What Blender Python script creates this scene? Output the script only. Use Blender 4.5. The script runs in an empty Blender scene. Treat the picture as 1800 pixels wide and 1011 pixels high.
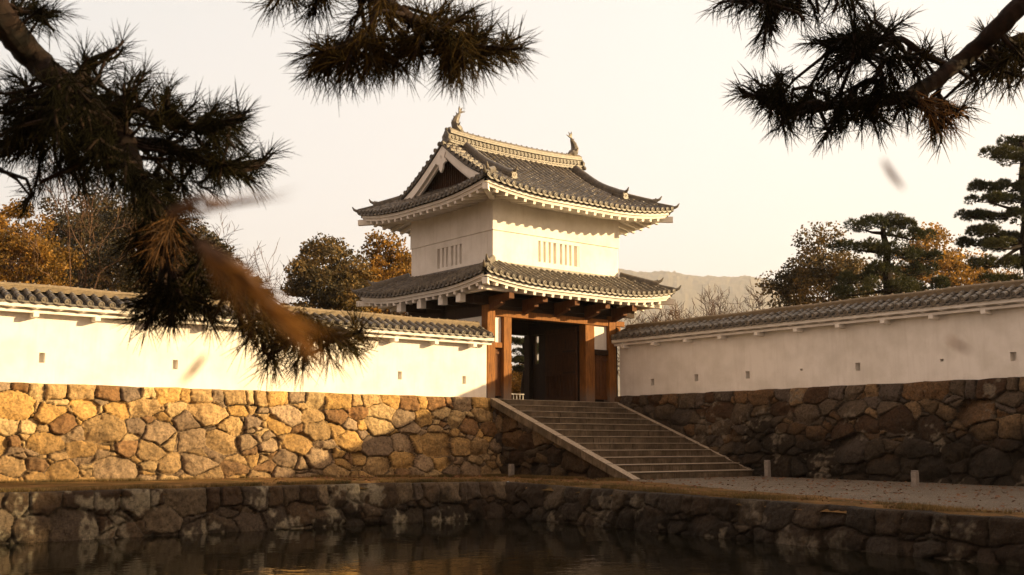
import bpy, math, random
import numpy as np
from mathutils import Matrix, Vector
R = math.radians
scene = bpy.context.scene
COL = scene.collection

# ------------------------------------------------------------------ camera
F = 1937.0; CX, CY = 900.0, 505.5            # focal length and centre in photo pixels
PITCH = R(8.066); YAW = R(51.163)
fh = np.array([math.cos(YAW), math.sin(YAW), 0.0]); rt = np.array([math.sin(YAW), -math.cos(YAW), 0.0])
upv = np.array([0, 0, 1.0])
fw = fh * math.cos(PITCH) + upv * math.sin(PITCH); cu = upv * math.cos(PITCH) - fh * math.sin(PITCH)
CAMP = np.array([0, 0, 1.2])
cam = bpy.data.cameras.new("camera"); camo = bpy.data.objects.new("camera", cam); COL.objects.link(camo)
M4 = Matrix(((rt[0], cu[0], -fw[0], CAMP[0]), (rt[1], cu[1], -fw[1], CAMP[1]), (rt[2], cu[2], -fw[2], CAMP[2]), (0, 0, 0, 1)))
camo.matrix_world = M4
cam.sensor_width = 36; cam.lens = F / 1800 * 36; cam.clip_start = 0.05; cam.clip_end = 16000
cam.dof.use_dof = True; cam.dof.focus_distance = 42; cam.dof.aperture_fstop = 7.1
scene.camera = camo

def W(px, py, depth):
    """a point seen at photo pixel (px, py), depth metres in front of the camera"""
    d = fw + rt * ((px - CX) / F) + cu * ((CY - py) / F)
    return CAMP + d * depth

# ------------------------------------------------------------------ light
SUN_EL = 15.0
sdir = np.array([1 / .37, -1 / .40, 1.0]); sdir /= np.linalg.norm(sdir)      # towards the sun
az = math.atan2(sdir[0], sdir[1])
world = bpy.data.worlds.new("World"); scene.world = world; world.use_nodes = True
nt = world.node_tree; nt.nodes.clear()
def wn(t, **k):
    n = nt.nodes.new(t)
    for a, b in k.items(): setattr(n, a, b)
    return n
wo = wn('ShaderNodeOutputWorld'); bg = wn('ShaderNodeBackground'); bg.inputs[1].default_value = 0.1
sky = wn('ShaderNodeTexSky', sky_type='NISHITA'); sky.sun_disc = False
sky.sun_elevation = math.asin(sdir[2]); sky.sun_rotation = az; sky.dust_density = 3.0; sky.air_density = 1.0
tc = wn('ShaderNodeTexCoord')
dot = wn('ShaderNodeVectorMath', operation='DOT_PRODUCT')
g = rt * .75 - upv * .85 + fh * .1; g /= np.linalg.norm(g); dot.inputs[1].default_value = tuple(g)
mr = wn('ShaderNodeMapRange'); mr.inputs[1].default_value = -.62; mr.inputs[2].default_value = .35
ramp = wn('ShaderNodeValToRGB')
e = ramp.color_ramp.elements
e[0].position = 0; e[0].color = (.74, .745, .74, 1); e[1].position = 1; e[1].color = (1.0, .94, .86, 1)
m = ramp.color_ramp.elements.new(.35); m.color = (.90, .86, .815, 1)
m = ramp.color_ramp.elements.new(.65); m.color = (.99, .945, .89, 1)
mul = wn('ShaderNodeVectorMath', operation='SCALE'); mul.inputs[3].default_value = 4.2
mix = wn('ShaderNodeMix', data_type='RGBA'); mix.inputs[0].default_value = .93
nt.links.new(tc.outputs['Generated'], dot.inputs[0]); nt.links.new(dot.outputs['Value'], mr.inputs[0])
# unseen sky behind the camera tinted dimmer and browner to warm the shade
dot2 = wn('ShaderNodeVectorMath', operation='DOT_PRODUCT'); dot2.inputs[1].default_value = tuple(fh)
mr2 = wn('ShaderNodeMapRange', interpolation_type='SMOOTHSTEP'); mr2.inputs[1].default_value = -.35; mr2.inputs[2].default_value = .62
mx2 = wn('ShaderNodeMix', data_type='RGBA'); mx2.inputs[6].default_value = (.82, .58, .43, 1)
nt.links.new(tc.outputs['Generated'], dot2.inputs[0]); nt.links.new(dot2.outputs['Value'], mr2.inputs[0]); nt.links.new(mr2.outputs[0], mx2.inputs[0])
nt.links.new(mr.outputs[0], ramp.inputs[0]); nt.links.new(ramp.outputs[0], mx2.inputs[7]); nt.links.new(mx2.outputs[2], mul.inputs[0])
nt.links.new(sky.outputs[0], mix.inputs[6]); nt.links.new(mul.outputs[0], mix.inputs[7])
nt.links.new(mix.outputs[2], bg.inputs[0]); nt.links.new(bg.outputs[0], wo.inputs[0])
sl = bpy.data.lights.new("sun", 'SUN'); sl.energy = 5.0; sl.angle = R(.6); sl.color = (1.0, .71, .36)
so = bpy.data.objects.new("sun", sl); COL.objects.link(so)
so.rotation_euler = Vector(sdir).to_track_quat('Z', 'Y').to_euler()
scene.view_settings.view_transform = 'Standard'; scene.view_settings.look = 'None'
scene.view_settings.exposure = 1.4; scene.view_settings.gamma = 1.0
scene.render.engine = 'CYCLES'
try:
    scene.cycles.use_denoising = True
    scene.cycles.max_bounces = 6; scene.cycles.volume_bounces = 1
except Exception: pass

# ------------------------------------------------------------------ noise in numpy
def vnoise(P, scale, seed=0):
    """smooth value noise, P (N,3)"""
    P = np.asarray(P) * scale + 1000.0
    I = np.floor(P).astype(np.int64); Fp = P - I; Fp = Fp * Fp * (3 - 2 * Fp)
    def h(i, j, k):
        n = (i * 374761393 + j * 668265263 + k * 2147483647 + seed * 974634777) & 0xffffffff
        n = ((n ^ (n >> 13)) * 1274126177) & 0xffffffff
        return ((n ^ (n >> 16)) & 0xffff) / 65535.0
    r = 0
    for a in (0, 1):
        for b in (0, 1):
            for c in (0, 1):
                w = (Fp[:, 0] if a else 1 - Fp[:, 0]) * (Fp[:, 1] if b else 1 - Fp[:, 1]) * (Fp[:, 2] if c else 1 - Fp[:, 2])
                r = r + w * h(I[:, 0] + a, I[:, 1] + b, I[:, 2] + c)
    return r * 2 - 1
def fbm(P, scale, seed=0, o=3):
    r = 0; a = 1
    for k in range(o): r = r + a * vnoise(P, scale * 2 ** k, seed + k); a *= .5
    return r

# ------------------------------------------------------------------ materials
def mat(name, build):
    m = bpy.data.materials.new(name); m.use_nodes = True
    t = m.node_tree; b = t.nodes['Principled BSDF']
    build(t, b); return m
def N(t, typ, **k):
    n = t.nodes.new(typ)
    for a, v in k.items(): setattr(n, a, v)
    return n
def objco(t): return N(t, 'ShaderNodeTexCoord').outputs['Object']
def noise(t, scale, detail=4, co=None, stretch=None, rough=.6):
    n = N(t, 'ShaderNodeTexNoise'); n.inputs['Scale'].default_value = scale; n.inputs['Detail'].default_value = detail
    n.inputs['Roughness'].default_value = rough
    c = co or objco(t)
    if stretch:
        mp = N(t, 'ShaderNodeMapping'); mp.inputs['Scale'].default_value = stretch; t.links.new(c, mp.inputs[0]); c = mp.outputs[0]
    t.links.new(c, n.inputs['Vector']); return n.outputs[0]
def cramp(t, fac, stops):
    r = N(t, 'ShaderNodeValToRGB'); el = r.color_ramp.elements
    el[0].position, el[0].color = stops[0][0], (*stops[0][1], 1)
    el[1].position, el[1].color = stops[-1][0], (*stops[-1][1], 1)
    for p, c in stops[1:-1]:
        q = el.new(p); q.color = (*c, 1)
    t.links.new(fac, r.inputs[0]); return r.outputs[0]
def mixc(t, fac, a, b, mode='MIX'):
    m = N(t, 'ShaderNodeMix', data_type='RGBA', blend_type=mode)
    for s, i in ((fac, 0), (a, 6), (b, 7)):
        if isinstance(s, (int, float)): m.inputs[i].default_value = s
        elif isinstance(s, tuple): m.inputs[i].default_value = (*s, 1)
        else: t.links.new(s, m.inputs[i])
    return m.outputs[2]
def maprange(t, v, a, b, c=0., d=1.):
    m = N(t, 'ShaderNodeMapRange'); t.links.new(v, m.inputs[0])
    for i, q in enumerate((a, b, c, d)): m.inputs[i + 1].default_value = q
    return m.outputs[0]
def bump(t, b, h, s=.3, dist=.02):
    n = N(t, 'ShaderNodeBump'); n.inputs['Strength'].default_value = s; n.inputs['Distance'].default_value = dist
    t.links.new(h, n.inputs['Height']); t.links.new(n.outputs[0], b.inputs['Normal'])
def spec(b, v): b.inputs['Specular IOR Level'].default_value = v

def m_plaster(t, b):
    n = noise(t, 1.2, 6); n2 = noise(t, 3, 5, stretch=(1.6, 1.6, .16))
    c = cramp(t, n, [(.35, (.70, .67, .62)), (.6, (.82, .79, .75))])
    c = mixc(t, maprange(t, n2, .50, .78, 0, .4), c, (.58, .54, .49))
    t.links.new(c, b.inputs['Base Color']); b.inputs['Roughness'].default_value = .9; spec(b, .2)
    bump(t, b, noise(t, 25, 4), .25, .01)
def m_tile(t, b):
    rpi = N(t, 'ShaderNodeNewGeometry').outputs['Random Per Island']
    n = noise(t, 6, 5); n2 = noise(t, 40, 4)
    c = cramp(t, n, [(.3, (.08, .072, .062)), (.5, (.14, .123, .102)), (.7, (.24, .205, .165))])
    c = mixc(t, maprange(t, rpi, 0, 1, 0, .6), c, (.06, .058, .056))
    c = mixc(t, maprange(t, n2, .6, .8, 0, .35), c, (.32, .29, .24))
    c = mixc(t, maprange(t, noise(t, 2.2, 6, rough=.75), .52, .68, 0, .55), c, (.17, .125, .065))
    t.links.new(c, b.inputs['Base Color']); b.inputs['Roughness'].default_value = .5; spec(b, .45)
    bump(t, b, n2, .3, .01)
def m_pan(t, b):  # same tile, colour darkened to stand in for groove shade
    n = noise(t, 9, 5)
    t.links.new(cramp(t, n, [(.3, (.018, .017, .016)), (.7, (.06, .055, .05))]), b.inputs['Base Color']); b.inputs['Roughness'].default_value = .8; spec(b, .2)
def m_wood(col, dark, weather=True):
    def f(t, b):
        co = objco(t)
        n = noise(t, 5, 6, co, (5, 5, .35), .75); n2 = noise(t, 2.5, 3, co)
        c = cramp(t, n, [(.3, dark), (.5, col), (.75, tuple(min(1, x * 1.5) for x in col))])
        c = mixc(t, maprange(t, n2, .45, .7, 0, .5), c, tuple(x * .6 for x in col))
        if weather:
            g = N(t, 'ShaderNodeNewGeometry').outputs['Position']; s = N(t, 'ShaderNodeSeparateXYZ'); t.links.new(g, s.inputs[0])
            w = N(t, 'ShaderNodeMath', operation='MULTIPLY_ADD'); t.links.new(n, w.inputs[0]); w.inputs[1].default_value = .9; t.links.new(s.outputs[2], w.inputs[2])
            c = mixc(t, maprange(t, w.outputs[0], 4.1, 3.5, 0, .8), c, (.16, .125, .10))
        t.links.new(c, b.inputs['Base Color']); b.inputs['Roughness'].default_value = .75; spec(b, .25)
        bump(t, b, n, .6, .015)
    return f
def m_stone(t, b):
    a = N(t, 'ShaderNodeAttribute', attribute_name='Col').outputs['Color']
    n = noise(t, 3, 7); n2 = noise(t, 14, 6, rough=.7); n3 = noise(t, 45, 4)
    c = mixc(t, maprange(t, n, .42, .72, 0, .45), a, (.05, .038, .028))
    c = mixc(t, 1.0, c, cramp(t, n2, [(.3, (.35, .33, .32)), (.48, (.9, .9, .9)), (.72, (1.45, 1.4, 1.3))]), 'MULTIPLY')
    c = mixc(t, maprange(t, n3, .64, .74, 0, .3), c, (.34, .30, .24))
    t.links.new(c, b.inputs['Base Color']); b.inputs['Roughness'].default_value = .9; spec(b, .2)
    h = N(t, 'ShaderNodeMath', operation='ADD'); t.links.new(n2, h.inputs[0]); t.links.new(n3, h.inputs[1])
    bump(t, b, h.outputs[0], 1.0, .045)
def m_cut(t, b):
    n = noise(t, 2.2, 6); n2 = noise(t, 18, 5); n3 = noise(t, 60, 3)
    c = cramp(t, n, [(.3, (.05, .036, .024)), (.5, (.10, .075, .05)), (.7, (.17, .13, .09))])
    c = mixc(t, maprange(t, noise(t, 7, 4, stretch=(2.2, 2.2, .5)), .48, .7, 0, .7), c, (.035, .025, .016))
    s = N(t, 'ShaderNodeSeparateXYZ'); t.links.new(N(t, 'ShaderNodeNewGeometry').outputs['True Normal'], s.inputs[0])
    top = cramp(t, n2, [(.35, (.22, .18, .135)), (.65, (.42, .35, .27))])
    c = mixc(t, maprange(t, s.outputs[2], .35, .75), c, top)  # upward faces coloured lighter: sky light on the treads, plus wear
    t.links.new(c, b.inputs['Base Color']); b.inputs['Roughness'].default_value = .9; spec(b, .2)
    bump(t, b, n3, .5, .02)
def m_grass(t, b):
    n = noise(t, .9, 6); n2 = noise(t, 12, 5); n3 = noise(t, 60, 3)
    c = cramp(t, n, [(.32, (.05, .042, .012)), (.48, (.14, .078, .026)), (.66, (.24, .135, .055))])
    c = mixc(t, maprange(t, n2, .45, .7, 0, .55), c, (.06, .042, .015))
    t.links.new(c, b.inputs['Base Color']); b.inputs['Roughness'].default_value = 1; spec(b, .1)
    bump(t, b, n3, 1, .04)
def m_gravel(t, b):
    n = noise(t, .8, 6); n3 = noise(t, 26, 5, rough=.85)
    c = cramp(t, n3, [(.38, (.03, .024, .018)), (.5, (.13, .105, .08)), (.62, (.30, .25, .20))])
    c = mixc(t, maprange(t, n, .45, .65, 0, .6), c, (.10, .08, .055))
    t.links.new(c, b.inputs['Base Color']); b.inputs['Roughness'].default_value = .95; spec(b, .2)
    bump(t, b, n3, .8, .03)
def m_earth(t, b):
    n = noise(t, .5, 6); n2 = noise(t, 9, 4)
    c = cramp(t, n, [(.35, (.09, .075, .035)), (.6, (.20, .14, .08))])
    t.links.new(c, b.inputs['Base Color']); b.inputs['Roughness'].default_value = 1; spec(b, .1); bump(t, b, n2, .6, .05)
def m_water(t, b):
    b.inputs['Base Color'].default_value = (.006, .0055, .003, 1); b.inputs['Roughness'].default_value = .025
    b.inputs['IOR'].default_value = 1.24
    co = objco(t)
    n = noise(t, 1.0, 3, co, (1.1, 1.1, 1)); n2 = noise(t, 7, 2, co)
    a = N(t, 'ShaderNodeMath', operation='MULTIPLY_ADD'); t.links.new(n2, a.inputs[0]); a.inputs[1].default_value = .12; t.links.new(n, a.inputs[2])
    bump(t, b, a.outputs[0], .09, .10)
def m_leaf(c0, c1, c2, trans=.35, ro=.6, sp=.3):
    def f(t, b):
        out = [n for n in t.nodes if n.type == 'OUTPUT_MATERIAL'][0]
        rpi = N(t, 'ShaderNodeNewGeometry').outputs['Random Per Island']
        n = noise(t, .55, 3)
        a = N(t, 'ShaderNodeMath', operation='MULTIPLY_ADD'); t.links.new(rpi, a.inputs[0]); a.inputs[1].default_value = .45
        s = N(t, 'ShaderNodeMath', operation='MULTIPLY_ADD'); t.links.new(n, s.inputs[0]); s.inputs[1].default_value = 1.7; s.inputs[2].default_value = -.55
        t.links.new(s.outputs[0], a.inputs[2])
        c = cramp(t, a.outputs[0], [(.15, c0), (.5, c1), (.85, c2)])
        t.links.new(c, b.inputs['Base Color']); b.inputs['Roughness'].default_value = ro; spec(b, sp)
        tr = N(t, 'ShaderNodeBsdfTranslucent'); t.links.new(c, tr.inputs[0])
        mx = N(t, 'ShaderNodeMixShader'); mx.inputs[0].default_value = trans
        t.links.new(b.outputs[0], mx.inputs[1]); t.links.new(tr.outputs[0], mx.inputs[2]); t.links.new(mx.outputs[0], out.inputs[0])
    return f
def m_bark(c0, c1):
    def f(t, b):
        co = objco(t)
        v = N(t, 'ShaderNodeTexVoronoi'); v.inputs['Scale'].default_value = 22; mp = N(t, 'ShaderNodeMapping'); mp.inputs['Scale'].default_value = (1, 1, .5)
        t.links.new(co, mp.inputs[0]); t.links.new(mp.outputs[0], v.inputs['Vector'])
        n = noise(t, 12, 5, co)
        c = cramp(t, n, [(.35, c0), (.65, c1)])
        t.links.new(c, b.inputs['Base Color']); b.inputs['Roughness'].default_value = .9; spec(b, .2)
        bump(t, b, v.outputs['Distance'], .9, .02)
    return f
def m_plain(c, r=.8):
    def f(t, b):
        n = noise(t, 8, 5)
        t.links.new(cramp(t, n, [(.3, tuple(x * .7 for x in c)), (.7, tuple(min(1, x * 1.15) for x in c))]), b.inputs['Base Color'])
        b.inputs['Roughness'].default_value = r; spec(b, .3)
    return f
def m_hill(t, b):
    n = noise(t, .02, 8)
    t.links.new(cramp(t, n, [(.35, (.07, .065, .035)), (.65, (.16, .13, .08))]), b.inputs['Base Color']); b.inputs['Roughness'].default_value = 1; spec(b, 0)

M = {
 'plaster': mat('white_plaster', m_plaster), 'tile': mat('roof_tile', m_tile), 'pan': mat('shaded_pan_tile', m_pan), 'ridgetile': mat('ridge_tile', m_plain((.20, .155, .10), .7)),
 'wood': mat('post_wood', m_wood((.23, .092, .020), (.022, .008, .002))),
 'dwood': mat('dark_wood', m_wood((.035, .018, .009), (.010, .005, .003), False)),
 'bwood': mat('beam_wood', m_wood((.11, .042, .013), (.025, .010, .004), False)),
 'doorwood': mat('door_wood', m_wood((.065, .028, .011), (.018, .008, .004), False)), 'stone': mat('wall_stone', m_stone), 'cut': mat('cut_stone', m_cut), 'tread': mat('worn_skylit_tread', m_plain((.36, .30, .23))), 'grass': mat('dry_grass', m_grass),
 'gravel': mat('gravel', m_gravel), 'earth': mat('earth', m_earth), 'water': mat('moat_water', m_water),
 'ever': mat('evergreen_leaf', m_leaf((.008, .009, .003), (.030, .025, .008), (.11, .068, .018), .25)),
 'gold': mat('golden_leaf', m_leaf((.045, .030, .007), (.20, .115, .022), (.45, .24, .042), .5)),
 'brownolive': mat('brown_olive_leaf', m_leaf((.022, .019, .008), (.075, .055, .020), (.22, .135, .038), .35)),
 'olive': mat('olive_leaf', m_leaf((.025, .021, .006), (.11, .075, .017), (.34, .19, .035), .5)),
 'pine': mat('garden_pine_needle', m_leaf((.012, .018, .006), (.035, .042, .012), (.08, .075, .02), .25)),
 'needle': mat('near_pine_needle', m_leaf((.004, .004, .002), (.011, .010, .004), (.05, .032, .010), .15, 1., 0.05)),
 'litoldneedle': mat('sunlit_old_needle', m_leaf((.05, .024, .006), (.15, .068, .014), (.36, .17, .035), .4)),  # old needles, colour raised to stand in for golden sunlight
 'straw': mat('dry_straw', m_leaf((.04, .038, .010), (.11, .072, .022), (.22, .14, .05), .3)),
 'bark': mat('pine_bark', m_bark((.004, .003, .002), (.020, .010, .006))),
 'twig': mat('twig_bark', m_bark((.05, .03, .02), (.13, .075, .045))),
 'stained': mat('concrete', m_plain((.24, .21, .185))), 'hill': mat('wooded_hill', m_hill),
 'rail': mat('pale_rail', m_plain((.5, .48, .45))), 'leaf': mat('dead_leaf', m_plain((.16, .07, .03))),
}

# ------------------------------------------------------------------ object helpers
def tag(o, label=None, cat=None, group=None, kind=None):
    if label: o['label'] = label
    if cat: o['category'] = cat
    if group: o['group'] = group
    if kind: o['kind'] = kind
    return o
def empty(name, loc, label=None, cat=None, group=None):
    o = bpy.data.objects.new(name, None); COL.objects.link(o); o.location = tuple(loc); o.empty_display_size = .3
    return tag(o, label, cat, group)
def mesh_np(name, V, Q, material, parent=None, smooth=False, col=None):
    """V (n,3); Q (m,k) same-size faces"""
    me = bpy.data.meshes.new(name); V = np.asarray(V, np.float32); Q = np.asarray(Q, np.int32)
    me.vertices.add(len(V)); me.vertices.foreach_set('co', V.ravel())
    k = Q.shape[1]; me.loops.add(Q.size); me.loops.foreach_set('vertex_index', Q.ravel())
    me.polygons.add(len(Q)); me.polygons.foreach_set('loop_start', np.arange(0, Q.size, k, dtype=np.int32))
    if smooth: me.polygons.foreach_set('use_smooth', np.ones(len(Q), bool))
    if col is not None:
        a = me.attributes.new('Col', 'FLOAT_COLOR', 'POINT'); c = np.ones((len(V), 4), np.float32); c[:, :3] = col
        a.data.foreach_set('color', c.ravel())
    me.materials.append(material); me.update(calc_edges=True); me.validate()
    return link(name, me, parent)
def link(name, me, parent=None):
    o = bpy.data.objects.new(name, me); COL.objects.link(o)
    if parent is not None:
        o.parent = parent
        L = root_loc(parent)
        o.location = (0, 0, 0)
        me_off = Vector(L)
        for v in [0]: me.transform(Matrix.Translation(-me_off))
    return o
def root_loc(p):
    v = Vector((0, 0, 0))
    while p is not None: v += Vector(p.location); p = p.parent
    return v
class MB:
    def __init__(s): s.v = []; s.f = []
    def add(s, V, Fs):
        n = len(s.v); s.v.extend([tuple(map(float, p)) for p in V]); s.f.extend([tuple(i + n for i in f) for f in Fs])
    def box(s, x0, x1, y0, y1, z0, z1):
        s.hexa([(x0, y0, z0), (x1, y0, z0), (x1, y1, z0), (x0, y1, z0), (x0, y0, z1), (x1, y0, z1), (x1, y1, z1), (x0, y1, z1)])
    def hexa(s, P): s.add(P, [(0, 3, 2, 1), (4, 5, 6, 7), (0, 1, 5, 4), (1, 2, 6, 5), (2, 3, 7, 6), (3, 0, 4, 7)])
    def beam(s, A, B, w, h, up=(0, 0, 1)):
        """bar from A to B (centre line), width w sideways, height h"""
        A = np.array(A, float); B = np.array(B, float); d = B - A; d /= np.linalg.norm(d)
        sd = np.cross(d, up); sd /= np.linalg.norm(sd); u = np.cross(sd, d)
        P = []
        for E in (A, B):
            for a, b in ((-1, -1), (1, -1), (1, 1), (-1, 1)): P.append(E + sd * a * w / 2 + u * b * h / 2)
        s.add(P, [(0, 1, 2, 3), (7, 6, 5, 4), (0, 4, 5, 1), (1, 5, 6, 2), (2, 6, 7, 3), (3, 7, 4, 0)])
    def sweep(s, path, prof, up=(0, 0, 1), closed=True, caps=True, scale=None):
        """profile points (side, up) swept along path"""
        path = [np.array(p, float) for p in path]; n = len(prof); V = []
        for i, p in enumerate(path):
            a = path[max(i - 1, 0)]; b = path[min(i + 1, len(path) - 1)]
            d = b - a; d /= max(1e-9, np.linalg.norm(d)); sd = np.cross(d, up); l = np.linalg.norm(sd)
            sd = sd / l if l > 1e-6 else np.array([1., 0, 0]); u = np.cross(sd, d); k = scale[i] if scale is not None else 1
            for q in prof: V.append(p + sd * q[0] * k + u * q[1] * k)
        Fs = []
        for i in range(len(path) - 1):
            for j in range(n if closed else n - 1):
                k2 = (j + 1) % n; Fs.append((i * n + j, i * n + k2, (i + 1) * n + k2, (i + 1) * n + j))
        if caps: Fs.append(tuple(range(n))[::-1]); Fs.append(tuple((len(path) - 1) * n + j for j in range(n)))
        s.add(V, Fs)
    def tube(s, path, radii, n=6, caps=True):
        """parallel transport tube"""
        path = np.array(path, float); m = len(path)
        d = np.gradient(path, axis=0); d /= np.maximum(1e-9, np.linalg.norm(d, axis=1))[:, None]
        ref = np.array([0, 0, 1.]) if abs(d[0][2]) < .9 else np.array([1., 0, 0])
        u = np.cross(d[0], ref); u /= np.linalg.norm(u); V = []
        ang = [2 * math.pi * k / n for k in range(n)]
        for i in range(m):
            u = u - d[i] * (u @ d[i]); u /= max(1e-9, np.linalg.norm(u)); w = np.cross(d[i], u)
            for a in ang: V.append(path[i] + (u * math.cos(a) + w * math.sin(a)) * radii[i])
        Fs = [(i * n + j, i * n + (j + 1) % n, (i + 1) * n + (j + 1) % n, (i + 1) * n + j) for i in range(m - 1) for j in range(n)]
        if caps: Fs += [tuple(range(n))[::-1], tuple((m - 1) * n + j for j in range(n))]
        s.add(V, Fs)
    def disc(s, c, ax, r, t, n=12, rim=.75, dent=.3):
        """thick round tile end with a raised rim, facing along ax"""
        c = np.array(c, float); ax = np.array(ax, float); ax /= np.linalg.norm(ax)
        u = np.cross(ax, (0, 0, 1)); u /= np.linalg.norm(u); w = np.cross(u, ax)
        V = []; prof = [(-t, r * .9), (0, r), (t * .3, r * .97), (t * .3, r * rim), (t * .3 - t * dent * 1.2, r * rim * .9), (t * .3 - t * dent, r * .32), (t * .3, r * .22)]
        for (z, rr) in prof:
            for k in range(n):
                a = 2 * math.pi * k / n; V.append(c + ax * z + (u * math.cos(a) + w * math.sin(a)) * rr)
        Fs = [(i * n + j, i * n + (j + 1) % n, (i + 1) * n + (j + 1) % n, (i + 1) * n + j) for i in range(len(prof) - 1) for j in range(n)]
        Fs.append(tuple((len(prof) - 1) * n + j for j in range(n)))
        s.add(V, Fs)
    def ball(s, c, rx, ry, rz, nu=10, nv=7):
        V = []; 
        for i in range(nv + 1):
            p = math.pi * i / nv
            for j in range(nu):
                a = 2 * math.pi * j / nu; V.append((c[0] + rx * math.sin(p) * math.cos(a), c[1] + ry * math.sin(p) * math.sin(a), c[2] - rz * math.cos(p)))
        s.add(V, [(i * nu + j, i * nu + (j + 1) % nu, (i + 1) * nu + (j + 1) % nu, (i + 1) * nu + j) for i in range(nv) for j in range(nu)])
    def build(s, name, material, parent=None, smooth=False, bevel=0):
        me = bpy.data.meshes.new(name); me.from_pydata(s.v, [], s.f); me.materials.append(material)
        if smooth:
            me.polygons.foreach_set('use_smooth', np.ones(len(me.polygons), bool))
        me.update(); o = link(name, me, parent)
        if smooth == 'angle':
            pass
        if bevel:
            b = o.modifiers.new('bevel', 'BEVEL'); b.width = bevel; b.segments = 2; b.limit_method = 'ANGLE'
        return o
def one(name, material, parent, fn, **k):
    b = MB(); fn(b); return b.build(name, material, parent, **k)

# ------------------------------------------------------------------ ground, terrace, water
def tz(x, y):          # height of the terrace: rises a little to the left, drops towards the camera
    a = .12 * np.clip((25.0 - x) / 8, 0, 1) * (np.clip((y - 24) / 3, 0, 1)); b = -.11 * np.clip((24 - y) / 10, 0, 1.4)
    return a + b
def moatX(y): return 21.2 - (26.6 - y) * .07
# terrace grid, L-shaped: behind the left reach of the moat, then along the right reach
V = []; Q = []; base = 0
for (ya, yb, ny) in ((-30, 8, 20), (8, 26.95, 90), (26.95, 34.5, 40)):
    for i, yy in enumerate(np.linspace(ya, yb, ny)):
        if yb < 27: xs = np.linspace(moatX(yy) + .3, 34, 110)
        else: xs = np.concatenate([np.linspace(-45, 0, 20), np.linspace(.4, 34, 130)])
        P = np.stack([xs, np.full(len(xs), yy), np.zeros(len(xs))], 1)
        P[:, 2] = tz(xs, yy) + fbm(P, .8, 5) * .018
        if yb < 27: P[0, 0] -= .22; P[0, 2] -= .16
        elif i == 0: P[:, 1] = np.where(xs < 21.3, 26.68, P[:, 1]); P[:, 2] -= np.where(xs < 21.3, .16, 0)
        V.append(P); n_ = len(xs)
        if i:
            for q in range(n_ - 1): Q.append((base - n_ + q, base - n_ + q + 1, base + q + 1, base + q))
        base += n_
V = np.concatenate(V)
tag(mesh_np('terrace', V, Q, M['grass'], smooth=True), kind='structure')
# gravel path: from the stair foot to the right, towards the camera
bl = [(25.95, 26.3), (25.7, 25.7), (25.3, 24.2), (24.6, 22.2), (23.9, 20.0), (23.2, 17.4), (22.6, 14.8), (22.0, 12.2), (21.4, 9.5), (20.6, 4), (18.8, -8), (16, -28)]
V = []; Q = []; by = np.array([b[1] for b in bl])[::-1]; bx = np.array([b[0] for b in bl])[::-1]
gy = np.linspace(-28, 26.4, 200); nn = 30
for yy in gy:
    x0 = np.interp(yy, by, bx) + .12 * float(fbm(np.array([[0, yy, 0.]]), .9, 3)[0])
    x1 = 32.6
    xx = np.linspace(x0, x1, nn); P = np.stack([xx, np.full(nn, yy), np.zeros(nn)], 1)
    P[:, 2] = tz(xx, yy) + .03 + fbm(P, .8, 5) * .012; P[0, 2] -= .035
    V.append(P)
for i in range(len(gy) - 1):
    for j in range(nn - 1): Q.append((i * nn + j, i * nn + j + 1, (i + 1) * nn + j + 1, (i + 1) * nn + j))
tag(mesh_np('path', np.concatenate(V), Q, M['gravel'], smooth=True), kind='structure')
# castle plateau behind the walls, an L-shaped sheet reaching the horizon
PZ = 2.85
def poly(name, pts, z, material):
    b = MB(); b.add([(x, y, z) for x, y in pts], [tuple(range(len(pts)))]); return tag(b.build(name, material), kind='structure')
poly('ground', [(-2500, 33.75), (26.4, 33.75), (26.4, 33.5), (33.0, 33.5), (33.45, 33.75), (33.45, -2500), (12000, -2500), (12000, 12000), (-2500, 12000)], PZ, M['earth'])
poly('water', [(-2000, -2000), (33, -2000), (33, 28.2), (-2000, 28.2)], -1.0, M['water'])
# near bank, on which the camera stands
V = None; b = MB(); c0 = fh[:2] * 6.5; rr = rt[:2]
A = c0 - rr * 60; B_ = c0 + rr * 40; C_ = B_ - fh[:2] * 80; D_ = A - fh[:2] * 80
b.hexa([(*A, -1.6), (*B_, -1.6), (*C_, -1.6), (*D_, -1.6), (*A, -.35), (*B_, -.35), (*C_, -.35), (*D_, -.35)])
tag(b.build('near_bank', M['earth']), kind='structure')
print('ground done')

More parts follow.
